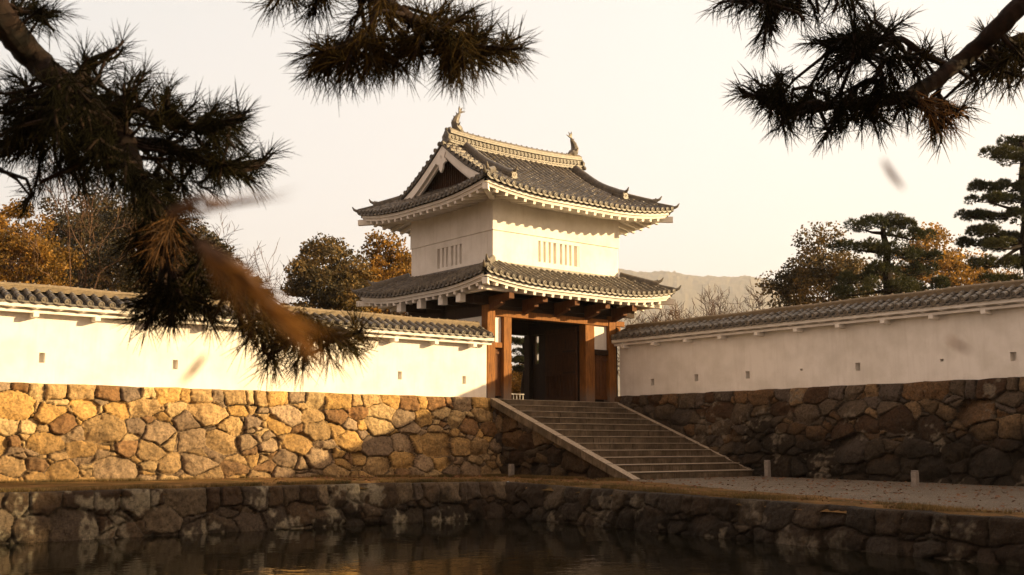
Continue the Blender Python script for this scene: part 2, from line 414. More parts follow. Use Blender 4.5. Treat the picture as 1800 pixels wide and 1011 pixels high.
# ------------------------------------------------------------------ dry stone walls
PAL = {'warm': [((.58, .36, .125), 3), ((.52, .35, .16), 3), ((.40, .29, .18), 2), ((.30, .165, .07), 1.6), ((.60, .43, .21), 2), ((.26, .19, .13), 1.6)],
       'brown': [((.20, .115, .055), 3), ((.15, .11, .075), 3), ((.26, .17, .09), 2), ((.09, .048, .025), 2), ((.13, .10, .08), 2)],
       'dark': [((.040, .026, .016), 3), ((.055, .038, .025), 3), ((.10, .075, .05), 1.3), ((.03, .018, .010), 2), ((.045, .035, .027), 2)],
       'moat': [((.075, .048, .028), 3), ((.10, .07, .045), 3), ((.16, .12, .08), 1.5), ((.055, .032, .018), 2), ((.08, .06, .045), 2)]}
def stone_mesh(name, A, B, H, nrm, batter, pal, seed, res=.03, rows=(.5, .6, .55, .5, .45), wid=(.5, 1.2), cap=.5, w0=0., topf=None, mask=None, stain=None, parent=None, jag=.02, small=1.0, rough=1.0):
    rng = np.random.default_rng(seed)
    A = np.array(A, float); B = np.array(B, float); L = np.linalg.norm(B - A); d = (B - A) / L; nrm = np.array(nrm, float)
    S = []; w = w0; tot = sum(rows); k = (H - w0) / tot
    for ri, r in enumerate(rows):
        r = r * k; u = -rng.uniform(0, .8); top = ri == len(rows) - 1
        while u < L + 1:
            st = rng.uniform(*wid) * (.8 if top else 1); 
            sz = .5 * min(st, r * 1.6)
            S.append((u + st / 2, w + r * .5 + (0 if top else rng.uniform(-.2, .2) * r * 2), (sz * rng.uniform(.3, 1.0)) ** 2, rng.random() , 0)); u += st
        w += r
    nb = int(L * (H - w0) * 3.6 * small)
    for _ in range(nb):
        S.append((rng.uniform(0, L), rng.uniform(w0, H - .35), -.004, rng.random(), 1))
    S = np.array(S); kx = .66
    pc = np.array([c for c, _ in PAL[pal]]); pw = np.array([q for _, q in PAL[pal]]); pw = pw / pw.sum()
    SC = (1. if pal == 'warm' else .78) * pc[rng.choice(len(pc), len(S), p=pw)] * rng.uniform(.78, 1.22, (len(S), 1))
    tilt = rng.uniform(-.27, .27, (len(S), 2)) * rough; off = rng.uniform(-.03, .035, len(S)) * rough - S[:, 4] * .03
    cang = rng.uniform(0, 6.28, len(S)); csl = rng.uniform(.1, .75, len(S)); cof = rng.uniform(-.05, .22, len(S))
    nu = int(L / res) + 1; nw = int((H - w0) / res) + 1
    us = np.linspace(0, L, nu); ws = np.linspace(w0, H, nw)
    U, Wd = np.meshgrid(us, ws, indexing='ij')
    P0 = np.stack([U.ravel(), Wd.ravel(), np.zeros(U.size)], 1)
    uu = U.ravel() + fbm(P0, 1.5, seed, 2) * .07 + fbm(P0, 7, seed + 9, 2) * .022
    ww = Wd.ravel() + (fbm(P0, 1.5, seed + 5, 2) * .06 + fbm(P0, 7, seed + 3, 2) * .020) * np.clip((H - Wd.ravel()) / .3, .25, 1)
    hgt = np.zeros(U.size); colr = np.zeros((U.size, 3))
    CH = 1.5
    for c in range(int(L / CH) + 1):
        sel = np.where((U.ravel() >= c * CH) & (U.ravel() < (c + 1) * CH))[0]
        if not len(sel): continue
        si = np.where((S[:, 0] > c * CH - 1.8) & (S[:, 0] < (c + 1) * CH + 1.8))[0]; s = S[si]
        du = (uu[sel][:, None] - s[None, :, 0]) * kx; dw = ww[sel][:, None] - s[None, :, 1]
        D = (np.abs(du) ** 2.3 + np.abs(dw) ** 2.3) ** (2 / 2.3) - s[None, :, 2]
        idx = np.argpartition(D, 6, axis=1)[:, :7]; Dk = np.take_along_axis(D, idx, 1); o = np.argsort(Dk, 1); idx = np.take_along_axis(idx, o, 1); Dk = np.take_along_axis(Dk, o, 1)
        f = idx[:, 0]; e = np.full(len(sel), 9.)
        for q in range(1, 7):
            g = idx[:, q]; dist = np.sqrt(((s[f, 0] - s[g, 0]) * kx) ** 2 + (s[f, 1] - s[g, 1]) ** 2) + 1e-6
            e = np.minimum(e, (Dk[:, q] - Dk[:, 0]) / (2 * dist))
        gi = si[f]; gap = .002 + .018 * S[gi, 3] ** 2
        x = np.clip((e - gap) / (.012 + .030 * ((S[gi, 3] * 7.3) % 1)), 0, 1); pr = np.sqrt(1 - (1 - x) ** 2)
        lu = du[np.arange(len(sel)), f]; lw = dw[np.arange(len(sel)), f]
        ca = np.cos(cang[gi]) * lu + np.sin(cang[gi]) * lw; cb = -np.sin(cang[gi]) * lu + np.cos(cang[gi]) * lw
        h = -.14 * (1 - pr) + .02 * np.clip(e, 0, .15) / .15 + (tilt[gi, 0] * lu + tilt[gi, 1] * lw) * pr + off[gi] * pr - (np.maximum(0, ca - cof[gi]) * csl[gi] + np.maximum(0, cb - cof[gi] * .6) * csl[gi] * .6) * pr
        hgt[sel] = h
        colr[sel] = np.where(pr[:, None] > .35, SC[gi], np.array([[.035, .028, .02]]))  # joints coloured dark earth, standing in for their occlusion
    hgt += fbm(P0, 3.5, seed + 11, 3) * .022 - np.abs(fbm(P0, 2.6, seed + 14, 3)) * .05 + fbm(P0, 13, seed + 12, 2) * .013
    if stain is not None: colr = stain(P0, colr)
    topz = topf(U.ravel()) if topf is not None else 0
    wn_ = (Wd.ravel() - w0) / (H - w0)
    top = np.clip((Wd.ravel() - (H - .06)) / .06, 0, 1)
    hgt -= top * .02
    Z = Wd.ravel() + wn_ * topz + (wn_ > .999) * vnoise(P0, 1.6, seed + 20) * jag
    XYZ = A[None, :] + d[None, :] * U.ravel()[:, None] + nrm[None, :] * (hgt - batter * (Wd.ravel()))[:, None]
    XYZ[:, 2] = A[2] + Z
    XYZ = XYZ.reshape(nu, nw, 3); colr = colr.reshape(nu, nw, 3)
    # the top of the wall: three more columns of vertices running back
    ext = []; ec = []
    for j, q in enumerate((.06, .25 * cap + .06, cap)):
        E_ = XYZ[:, -1] - nrm * q; E_[:, 2] = XYZ[:, -1, 2] + .008 + vnoise(E_, 3, seed + j) * .012; ext.append(E_); ec.append(colr[:, -1] * .9)
    XYZ = np.concatenate([XYZ, np.stack(ext, 1)], 1); colr = np.concatenate([colr, np.stack(ec, 1)], 1); nw2 = nw + 3
    I = np.arange(nu * nw2).reshape(nu, nw2)
    Qd = np.stack([I[:-1, :-1], I[1:, :-1], I[1:, 1:], I[:-1, 1:]], -1)
    if mask is not None:
        uc = us[:-1, None] + 0 * np.arange(nw2 - 1)[None, :]; wc = np.concatenate([ws, [H, H, H]])[None, :-1] + 0 * us[:-1, None]
        keep = mask(uc, wc); Qd = Qd[keep]
    Qd = Qd.reshape(-1, 4)
    if np.cross(d, (0, 0, 1)) @ nrm < 0: Qd = Qd[:, ::-1]
    return mesh_np(name, XYZ.reshape(-1, 3), Qd, M['stone'], parent, smooth=True, col=colr.reshape(-1, 3))

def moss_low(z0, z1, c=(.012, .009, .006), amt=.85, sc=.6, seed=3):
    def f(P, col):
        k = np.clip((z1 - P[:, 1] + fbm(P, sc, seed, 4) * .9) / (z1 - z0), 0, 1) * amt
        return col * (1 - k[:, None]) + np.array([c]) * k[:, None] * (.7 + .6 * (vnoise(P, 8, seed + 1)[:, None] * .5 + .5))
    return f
def lichen(seed, c=(.27, .24, .18), thr=.35, base=None):
    def f(P, col):
        if base: col = base(P, col)
        k = np.clip((fbm(P, 1.4, seed, 4) + .45 * fbm(P, 9, seed + 7, 2) - thr) / .35, 0, 1) * .75
        return col * (1 - k[:, None]) + np.array([c]) * k[:, None]
    return f
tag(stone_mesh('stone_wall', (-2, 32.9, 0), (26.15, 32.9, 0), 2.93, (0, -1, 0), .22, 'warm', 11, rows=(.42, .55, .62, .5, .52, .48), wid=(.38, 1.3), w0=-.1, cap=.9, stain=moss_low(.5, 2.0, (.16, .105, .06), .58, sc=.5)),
    'rough stone retaining wall glowing ochre in low sun under the left white wall', 'stone wall')
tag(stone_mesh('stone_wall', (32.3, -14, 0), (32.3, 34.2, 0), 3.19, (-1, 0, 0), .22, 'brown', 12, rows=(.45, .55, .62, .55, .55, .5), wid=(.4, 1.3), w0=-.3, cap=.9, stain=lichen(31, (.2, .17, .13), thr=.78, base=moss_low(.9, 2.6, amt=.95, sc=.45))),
    'shaded stone retaining wall, mossy black at its foot, right of the stairs', 'stone wall')
tag(stone_mesh('moat_wall', (-22, 26.42, -1), (21.28, 26.42, -1), .98, (0, -1, 0), .16, 'moat', 13, rows=(.18, .42, .42), wid=(.4, 1.05), w0=-.3, cap=.5, topf=lambda u: tz(u - 22, 26.9 + 0 * u), stain=lichen(41, thr=.46, base=moss_low(-.05, .22, amt=.85)), small=.8, rough=.5),
    'low dark stone moat wall below the grass strip, left reach with pale lichen', 'moat wall')
mA = np.array([moatX(-20) - .16, -20, -1.]); mB = np.array([moatX(26.7) - .16, 26.7, -1.])
md = (mB - mA) / np.linalg.norm(mB - mA)
tag(stone_mesh('moat_wall', mA, mB, .98, (-md[1], md[0], 0), .16, 'dark', 14, rows=(.2, .42, .40), wid=(.45, 1.15), w0=-.3, cap=.5, topf=lambda u: tz(21 + 0 * u, u * md[1] - 20), stain=lichen(51, (.16, .135, .10), .6, base=moss_low(-.05, .4, amt=.9)), small=.8, rough=.5),
    'low blackened stone moat wall below the gravel path, right reach', 'moat wall')
print('stone done')

# ------------------------------------------------------------------ stairway
ST_Y0, ST_Y1, NST = 26.15, 33.4, 12; SX0, SX1 = 26.2, 32.35
st = empty('stone_stairway', (29, 26.15, 0), 'broad stone stairway with sloping side curbs climbing to the wooden gate', 'stairway')
rise = 2.88 / NST; run = (ST_Y1 - ST_Y0) / (NST - 1)
rg = np.random.default_rng(5)
for i in range(NST):
    y0 = ST_Y0 + i * run; z1 = (i + 1) * rise
    b = MB(); x = SX0
    while x < SX1 - .01:
        x2 = min(SX1, x + rg.uniform(1.0, 2.2)); x2 = SX1 if SX1 - x2 < .5 else x2
        j = rg.uniform(-.012, .012); jz = rg.uniform(-.006, .006)
        b.box(x + .004, x2 - .004, y0 + j, y0 + run + (.05 if i < NST - 1 else .6), z1 - rise - .02, z1 + jz); x = x2
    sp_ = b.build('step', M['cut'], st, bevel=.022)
    b = MB(); b.box(SX0 + .003, SX1 - .003, y0 - .035, y0 + run - .04, z1 + .006, z1 + .026); b.build('tread', M['tread'], sp_, bevel=.012)  # pale slab: worn stone, its colour lightened for sky light
def curb(x0, x1, name='curb'):
    b = MB(); th = .30; ns = 6
    for k in range(ns):
        f0 = k / ns + .0015; f1 = (k + 1) / ns - .0015
        Y = lambda f: ST_Y0 - .35 + f * (ST_Y1 + .05 - ST_Y0 + .35); Z = lambda f: .05 + f * 2.89
        P = []
        for f in (f0, f1):
            P += [(x0, Y(f), Z(f) - th), (x1, Y(f), Z(f) - th), (x1, Y(f), Z(f)), (x0, Y(f), Z(f))]
        P = [P[0], P[1], P[5], P[4], P[3], P[2], P[6], P[7]]
        b.hexa(P)
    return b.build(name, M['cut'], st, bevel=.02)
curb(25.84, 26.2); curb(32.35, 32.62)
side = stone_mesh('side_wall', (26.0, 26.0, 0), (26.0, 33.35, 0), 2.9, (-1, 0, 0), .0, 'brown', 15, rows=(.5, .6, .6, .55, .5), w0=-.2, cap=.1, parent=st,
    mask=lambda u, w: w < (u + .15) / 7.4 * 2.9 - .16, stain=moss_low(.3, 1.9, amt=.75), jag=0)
# packing behind the curbs and under the top landing
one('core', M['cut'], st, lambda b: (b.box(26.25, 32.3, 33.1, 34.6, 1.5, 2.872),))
# landing slabs in front of the gate
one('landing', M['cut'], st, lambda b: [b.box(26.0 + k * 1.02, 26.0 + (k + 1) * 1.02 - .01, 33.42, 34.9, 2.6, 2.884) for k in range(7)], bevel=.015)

# ------------------------------------------------------------------ tiled roofs
def ridge_prof(w, h, layers=4):
    """stacked noshi tiles with a round cap"""
    P = []; lh = h * .72 / layers
    R_ = []
    for k in range(layers):
        ww = w * (.5 - .05 * k / layers); z = k * lh
        R_ += [(ww, z), (ww, z + lh * .62), (ww * .88, z + lh * .66), (ww * .88, z + lh)]
    t = h * .72; rr = w * .36
    arc = [(rr * math.cos(a), t + (h - t) * math.sin(a)) for a in np.linspace(0, math.pi, 7)]
    right = R_ + arc; left = [(-x, z) for x, z in R_[::-1]]
    return right + left
TR = .088; TJ = np.random.default_rng(8)
def tile_row(b, path, r=TR, seg=.26, n=6):
    """half-round cover tiles down a slope: path upper end first"""
    path = np.array(path, float); s = np.concatenate([[0], np.cumsum(np.linalg.norm(np.diff(path, axis=0), axis=1))]); L = s[-1]
    if L < .1: return
    k = max(1, int(round(L / seg))); P = []; rr = []
    for i in range(k):
        a, c = i / k * L, (i + 1) / k * L
        jx, jy = TJ.normal(0, .007, 2); jr = 1 + TJ.normal(0, .04)
        for q, rad in ((a + .001, r * .84), (c - .001, r * 1.02)):
            p_ = [np.interp(q, s, path[:, j]) for j in range(3)]; P.append([p_[0] + jx, p_[1] + jx, p_[2] + jy * .7]); rr.append(rad * jr)
    ang = np.linspace(-.15, math.pi + .15, n)
    b.sweep(P, [(math.cos(a), math.sin(a) * 1.3) for a in ang], closed=False, caps=False, scale=rr)
def horn(b, base, d, size=.3, r=.055):
    """upturned tile horn at the end of a ridge: d horizontal direction outwards"""
    base = np.array(base, float); d = np.array(d, float)
    P = [base + d * (-.12 * size / .3), base + d * .1, base + d * (.1 + size * .45) + upv * size * .22, base + d * (.1 + size * .8) + upv * size * .75]
    b.tube(P, [r * 1.25, r * 1.2, r * .9, r * .35], 7)
def oni(b, c, d, s=.34):
    """ridge-end ogre tile: a shouldered plate with curls"""
    c = np.array(c, float); d = np.array(d, float); sd = np.cross(d, upv)
    out = [(-.5, -.1), (.5, -.1), (.62, .12), (.45, .3), (.5, .55), (.28, .78), (.12, 1.0), (-.12, 1.0), (-.28, .78), (-.5, .55), (-.45, .3), (-.62, .12)]
    n = len(out); V = [c + sd * x * s + upv * z * s - d * .05 for x, z in out] + [c + sd * x * s + upv * z * s + d * .05 for x, z in out]
    b.add(V, [tuple(range(n))[::-1], tuple(range(n, 2 * n))] + [(i, (i + 1) % n, n + (i + 1) % n, n + i) for i in range(n)])
    b.disc(c + d * .05 + upv * s * .45, d, s * .26, .05, 10)
    for k in (-1, 1): b.ball(c + sd * k * s * .5 + d * .03, s * .17, s * .17, s * .17, 8, 5)
    b.ball(c + upv * s * 1.12, s * .15, s * .15, s * .17, 8, 5)

class Hip:
    def __init__(s, xe0, xe1, ye0, ye1, ze, a, bq, L=.36, Rr=3.6, Dl=3.0, top=None, gx=None):
        s.x0, s.x1, s.y0, s.y1, s.ze, s.a, s.b, s.L, s.R, s.Dl = xe0, xe1, ye0, ye1, ze, a, bq, L, Rr, Dl
        s.D = top; s.gx = gx; s.ym = (ye0 + ye1) / 2
    def z(s, d, c):       # d inwards from the eave, c along the eave from the corner minus d
        return s.ze + s.a * d + s.b * d * d + s.L * max(0, 1 - abs(c) / s.R) ** 2 * max(0, 1 - d / s.Dl)
    def pt(s, side, u, d):
        """side 0 front(-Y) 1 back 2 left(-X) 3 right; u coordinate along the eave"""
        if side < 2: c = min(u - s.x0, s.x1 - u) - d; return np.array([u, s.y0 + d if side == 0 else s.y1 - d, s.z(d, c)])
        c = min(u - s.y0, s.y1 - u) - d; return np.array([s.x0 + d if side == 2 else s.x1 - d, u, s.z(d, c)])
    def dmax(s, side, u):
        lo, hi = (s.x0, s.x1) if side < 2 else (s.y0, s.y1)
        h = min(u - lo, hi - u)
        if s.gx is None: return min(h, s.D)
        if side < 2: return s.D if s.gx[0] <= u <= s.gx[1] else h
        return min(h, s.gx[2])
    def ext(s, side): return (s.x0, s.x1) if side < 2 else (s.y0, s.y1)
    def out(s, side): return [np.array([0, -1., 0]), np.array([0, 1., 0]), np.array([-1., 0, 0]), np.array([1., 0, 0])][side]
    def surface(s, side, material, parent, name='slope', th=.07, drop=0.0):
        lo, hi = s.ext(side); n = 90; us = list(np.linspace(lo, hi, n))
        if s.gx is not None and side < 2: us += [s.gx[0] - .001, s.gx[0], s.gx[1], s.gx[1] + .001]
        us.sort(); V = []; m_ = 14
        for u in us:
            D = max(s.dmax(side, u), .002)
            for k in range(m_): p = s.pt(side, u, D * k / (m_ - 1)); V.append(p - upv * drop)
        nv = len(V); V += [v - upv * th for v in V]; Fs = []
        for i in range(len(us) - 1):
            for k in range(m_ - 1):
                a = i * m_ + k; q = (a, a + m_, a + m_ + 1, a + 1); Fs.append(q); Fs.append(tuple(x + nv for x in q[::-1]))
            a = i * m_; Fs.append((a, a + nv, a + m_ + nv, a + m_))
        b = MB(); b.add(V, Fs); return b
    def tiles(s, b, side, sp=.29, off=.06):
        lo, hi = s.ext(side); n = int((hi - lo - .2) / sp); us = np.linspace(lo + .14, hi - .14, n); o = s.out(side)
        for u in us:
            D = s.dmax(side, u) - .04
            if D < .12: D = .12
            P = [s.pt(side, u, -off) if False else s.pt(side, u, 0) + o * off] + [s.pt(side, u, q) for q in np.linspace(.02, D, max(3, int(D / .3) + 2))]
            P = [p + upv * .035 for p in P]
            tile_row(b, P[::-1])
            b.disc(P[0] + o * .01 + upv * .012, o - upv * .12, TR * 1.12, .05, 12)
        # broad tile lips between the round ends
        for u0, u1 in zip(us[:-1], us[1:]):
            pa = s.pt(side, u0, 0) + o * .05; pb = s.pt(side, u1, 0) + o * .05; mid = (pa + pb) / 2 - upv * .045
            P = [pa - upv * .005, pa - upv * .05, mid - upv * .055, pb - upv * .05, pb - upv * .005, mid + upv * .02]
            V = [p for p in P] + [p - o * .06 for p in P]
            b.add(V, [(0, 1, 2, 5), (5, 2, 3, 4), (6, 11, 8, 7), (11, 10, 9, 8), (0, 5, 11, 6), (5, 4, 10, 11), (1, 7, 8, 2), (2, 8, 9, 3)])
    def eave(s, b, side, back, z0, z1, inset, n=60, th=.06):
        """plaster fascia band hugging the eave"""
        lo, hi = s.ext(side); o = s.out(side); us = np.linspace(lo + back, hi - back, n); V = []
        for u in us:
            p = s.pt(side, u, 0); p = p - o * inset
            if side < 2: pass
            V += [p + upv * z0, p + upv * z1, p + upv * z1 - o * th, p + upv * z0 - o * th]
        Fs = []
        for i in range(n - 1):
            a = i * 4
            for k in range(4): Fs.append((a + k, a + (k + 1) % 4, a + 4 + (k + 1) % 4, a + 4 + k))
        Fs += [(0, 3, 2, 1), tuple((n - 1) * 4 + k for k in range(4))]
        b.add(V, Fs)
    def hip(s, b, cx, cy, d0, d1, w=.26, h=.26, lift=.03):
        """ridge along a hip, d from d0 (upper) to d1 (eave)"""
        P = []
        for d in np.linspace(d0, d1, 12):
            x = s.x0 + d if cx < 0 else s.x1 - d; y = s.y0 + d if cy < 0 else s.y1 - d
            P.append((x, y, s.z(d, 0) + lift))
        b.sweep(P, ridge_prof(w, h, 3)); return P

def rafters(hp, side, sp, w, h, wall, zdrop, rise_, tip, material, parent, u0=None, u1=None, name='rafter'):
    """one rafter each: from the wall out to the eave"""
    lo, hi = hp.ext(side); o = hp.out(side); n = int((hi - lo - .5) / sp); us = np.linspace(lo + .28, hi - .28, n)
    for u in us:
        edge = min(u - lo, hi - u); p = hp.pt(side, u, 0); A = p - o * tip - upv * zdrop
        reach = min(wall, max(edge + .02, .3)); B = p - o * reach; B[2] = hp.pt(side, u, 0)[2] - zdrop + rise_ * (reach - tip)
        b = MB(); b.beam(A, B, w, h); b.build(name, material, parent)

# ------------------------------------------------------------------ gate tower
TX0, TX1, TY0, TY1 = 26.4, 33.3, 34.0, 39.8
gt = empty('gate_tower', (29.85, 36.9, 2.88), 'two storey castle gate tower with white plaster upper floor and grey tiled roofs', 'gate tower')

def panel_holes(b, O, eu, ev, nrm, U, Vv, holes, depth, th):
    """wall face spanned by eu/ev from O with rectangular recesses of given depth, slab thickness th"""
    O = np.array(O, float); eu = np.array(eu, float); ev = np.array(ev, float); nrm = np.array(nrm, float)
    us = sorted({0, U, *[h[0] for h in holes], *[h[1] for h in holes]}); vs = sorted({0, Vv, *[h[2] for h in holes], *[h[3] for h in holes]})
    P = lambda u, v, d: O + eu * u + ev * v - nrm * d
    def q(a, b_, c, d): b.add([a, b_, c, d], [(0, 1, 2, 3)])
    for u0, u1 in zip(us[:-1], us[1:]):
        for v0, v1 in zip(vs[:-1], vs[1:]):
            um, vm = (u0 + u1) / 2, (v0 + v1) / 2
            hole = any(h[0] < um < h[1] and h[2] < vm < h[3] for h in holes); dd = depth if hole else 0
            q(P(u0, v0, dd), P(u1, v0, dd), P(u1, v1, dd), P(u0, v1, dd))
    for h in holes:
        u0, u1, v0, v1 = h[:4]
        q(P(u0, v0, 0), P(u1, v0, 0), P(u1, v0, depth), P(u0, v0, depth)); q(P(u0, v1, 0), P(u0, v1, depth), P(u1, v1, depth), P(u1, v1, 0))
        q(P(u0, v0, 0), P(u0, v0, depth), P(u0, v1, depth), P(u0, v1, 0)); q(P(u1, v0, 0), P(u1, v1, 0), P(u1, v1, depth), P(u1, v0, depth))
    q(P(0, 0, 0), P(0, 0, th), P(U, 0, th), P(U, 0, 0)); q(P(0, Vv, 0), P(U, Vv, 0), P(U, Vv, th), P(0, Vv, th))
    q(P(0, 0, 0), P(0, Vv, 0), P(0, Vv, th), P(0, 0, th)); q(P(U, 0, 0), P(U, 0, th), P(U, Vv, th), P(U, Vv, 0))

zA, zL, zT = 7.9, 9.62, 11.15
# front window opening and bars
def window(O, eu, nrm, slots, z0, z1):
    w = empty('window', O); w.parent = gt; w.location = Vector(O) - Vector(gt.location)
    return w
fx = [(2.40, .10), (2.67, .09), (2.93, .10), (3.17, .13), (3.56, .11), (3.82, .11), (4.08, .12), (4.35, .16)]
b = MB(); panel_holes(b, (TX0, TY0, zA), (1, 0, 0), (0, 0, 1), (0, -1, 0), TX1 - TX0, zL - zA, [(2.36, 4.62, .68, 1.56)], .22, .35)
b.build('upper_wall', M['plaster'], gt)
b = MB(); panel_holes(b, (TX0, TY1, zA), (0, -1, 0), (0, 0, 1), (-1, 0, 0), TY1 - TY0 - .36, zL - zA, [(1.96, 3.80, .62, 1.46)], .22, .35)
b.build('upper_wall', M['plaster'], gt)
b = MB(); b.box(TX1 - .35, TX1, TY0 + .36, TY1 - .36, zA, zL); b.build('upper_wall', M['plaster'], gt)
b = MB(); b.box(TX0 + .36, TX1, TY1 - .35, TY1, zA, zL); b.build('upper_wall', M['plaster'], gt)
b = MB(); t_ = .045; b.box(TX0 - t_, TX1 + t_, TY0 - t_, TY1 + t_, zL + .004, zT)
b.build('upper_wall_band', M['plaster'], gt, bevel=.01)
# bars
def bars(axis, pos, lst, z0, z1):
    fr = None
    for k, (a, wd) in enumerate(lst):
        b = MB()
        if axis == 'x': b.box(TX0 + a, TX0 + a + wd, pos + .015, pos + .215, z0, z1)
        else: b.box(pos + .015, pos + .215, TY1 - a - wd, TY1 - a, z0, z1)
        if fr is None: fr = b.build('window', M['plaster'], gt)
        else: b.build('bar', M['plaster'], fr)
edges = [2.36, 2.50, 2.645, 2.77, 2.925, 3.05, 3.185, 3.345, 3.55, 3.68, 3.815, 3.94, 4.07, 4.20, 4.34, 4.53]
bars('x', TY0, [(edges[i], edges[i + 1] - edges[i]) for i in range(1, 15, 2)] + [(4.53, .088)], zA + .683, zA + 1.557)
e2 = [1.96, 2.13, 2.29, 2.43, 2.57, 2.72, 2.93, 3.10, 3.25, 3.38, 3.53, 3.68]
bars('y', TX0, [(e2[i], e2[i + 1] - e2[i]) for i in range(1, 11, 2)] + [(3.68, .118)], zA + .623, zA + 1.457)

# lower skirt roof
OH = 1.72
lo = Hip(TX0 - OH, TX1 + OH, TY0 - OH, TY1 + OH, 7.34, .45, .03, L=.34, Rr=3.4, Dl=2.6, top=1.74)
up = Hip(TX0 - OH, TX1 + OH, TY0 - OH, TY1 + OH, 10.93, .42, .038, L=.36, Rr=3.6, Dl=3.0, top=4.62, gx=(25.9, 33.8, 1.95))
for hp, nm in ((lo, 'lower_roof'), (up, 'upper_roof')):
    b = MB(); c_ = MB()
    for sd in range(4):
        q = hp.surface(sd, None, None); b.add(q.v, q.f); hp.tiles(c_, sd)
    rf = b.build(nm, M['pan'], gt); c_.build('cover_tiles', M['tile'], rf)
    if hp is lo: lroof = rf
    else: uroof = rf
    for sd in range(4):
        bb = MB(); hp.eave(bb, sd, .10, -.20, -.085, .10, th=.10); hp.eave(bb, sd, .17, -.315, -.205, .17, th=.08); bb.build('fascia', M['plaster'], rf, smooth=False)
# soffits
def soffit(hp, wall, zdrop, rise_, material, parent):
    b = MB()
    for sd in range(4):
        lo_, hi_ = hp.ext(sd); o = hp.out(sd); V = []; n = 40
        for u in np.linspace(lo_ + .15, hi_ - .15, n):
            p = hp.pt(sd, u, 0); edge = min(u - lo_, hi_ - u)
            r_ = max(.16, min(wall, edge)); A = p - o * .15 - upv * zdrop; B = p - o * r_; B[2] = p[2] - zdrop + rise_ * (r_ - .15)
            V += [A, B]
        b.add(V, [(2 * i, 2 * i + 1, 2 * i + 3, 2 * i + 2) for i in range(n - 1)])
    return b.build('soffit', material, parent)
soffit(lo, 1.95, .26, .22, M['dwood'], lroof); soffit(up, 1.85, .26, .20, M['plaster'], uroof)
for sd in range(4):
    rafters(up, sd, .44, .13, .15, 1.72, .36, .20, .20, M['plaster'], uroof)
    rafters(lo, sd, .44, .13, .15, 1.25, .36, .22, .20, M['plaster'], lroof)
# corner hip rafters with square ends
for hp, rf in ((up, uroof), (lo, lroof)):
    for cx in (-1, 1):
        for cy in (-1, 1):
            x = hp.x0 if cx < 0 else hp.x1; y = hp.y0 if cy < 0 else hp.y1
            z = hp.z(0, 0) - .46
            one('hip_rafter', M['plaster'], rf, lambda b: b.beam((x - cx * .02, y - cy * .02, z + .02), (x - cx * 1.8, y - cy * 1.8, z + .12), .22, .24))
# hip ridges
def hip_end(hp, cx, cy, d0, parent, dend=.12):
    b = MB(); P = hp.hip(b, cx, cy, d0, .55); e_ = np.array(P[-1]); dd = np.array([cx, cy, 0]) / math.sqrt(2)
    oni(b, e_ + dd * .03 + upv * .02, dd, .25); horn(b, e_ + upv * .24, dd, .24, .06)
    Q_ = MB()
    P2 = [(hp.x0 + d if cx < 0 else hp.x1 - d, hp.y0 + d if cy < 0 else hp.y1 - d, hp.z(d, 0) + .03) for d in np.linspace(.6, .02, 6)]
    b.sweep(P2, ridge_prof(.2, .16, 2)); e2_ = np.array(P2[-1]); horn(b, e2_ + upv * .07, dd, .24, .06)
    b.build('hip_ridge', M['tile'], parent)
for cx in (-1, 1):
    for cy in (-1, 1):
        hip_end(up, cx, cy, 1.8, uroof); hip_end(lo, cx, cy, 1.70, lroof)
# flashing ridge where the skirt roof meets the wall
b = MB(); zz = lo.z(1.71, 3.5) + .0
for A, B in (((TX0 - .06, TY0 - .08), (TX1 + .06, TY0 - .08)), ((TX0 - .08, TY0 - .06), (TX0 - .08, TY1 + .06)), ((TX1 + .08, TY0 - .06), (TX1 + .08, TY1 + .06)), ((TX0 - .06, TY1 + .08), (TX1 + .06, TY1 + .08))):
    b.beam((*A, zz + .06), (*B, zz + .06), .16, .16)
b.build('flashing_ridge', M['tile'], lroof)
# main ridge: ends lifted a little
ym = up.ym; rz = up.z(4.62, 9) - .05
def rx(x): return rz + .16 * abs((x - 29.85) / 3.9) ** 2.5
xs_ = np.linspace(26.2, 33.75, 24)
MRP = [(.22, 0), (.22, .05), (.20, .055), (.20, .10), (.22, .105), (.22, .15), (.14, .16), (.14, .40), (.21, .41), (.21, .46), (.19, .465), (.19, .50), (.20, .505), (.20, .55), (.14, .56)]
MRP = MRP + [(.14 * math.cos(a), .56 + .14 * math.sin(a)) for a in np.linspace(.2, math.pi - .2, 6)] + [(-x, z) for x, z in MRP[::-1]]
b = MB(); b.sweep([(x, ym, rx(x)) for x in xs_], MRP)
for x in np.arange(26.35, 33.7, .30): b.ball((x, ym, rx(x) + .70), .035, .05, .05, 6, 4)
for k, x in enumerate(np.arange(26.4, 33.7, .21)):
    for s_ in (-1, 1):
        b.disc((x, ym + s_ * .165, rx(x) + .28), (0, s_, 0), .088, .035, 8); b.ball((x + .105, ym + s_ * .14, rx(x) + .21), .04, .05, .04, 6, 4); b.ball((x + .105, ym + s_ * .14, rx(x) + .35), .04, .05, .04, 6, 4)
    for s_ in (-1, 1): b.disc((x + .1, ym + s_ * .2, rx(x) + .05), (0, s_, .0), .07, .05, 7)
mr_ = b.build('main_ridge', M['tile'], uroof)
b = MB(); oni(b, (26.15, ym, rx(26.2) + .02), (-1, 0, 0), .5); b.build('ridge_end_tile', M['tile'], mr_)
b = MB(); oni(b, (33.8, ym, rx(33.75) + .02), (1, 0, 0), .5); b.build('ridge_end_tile', M['tile'], mr_)
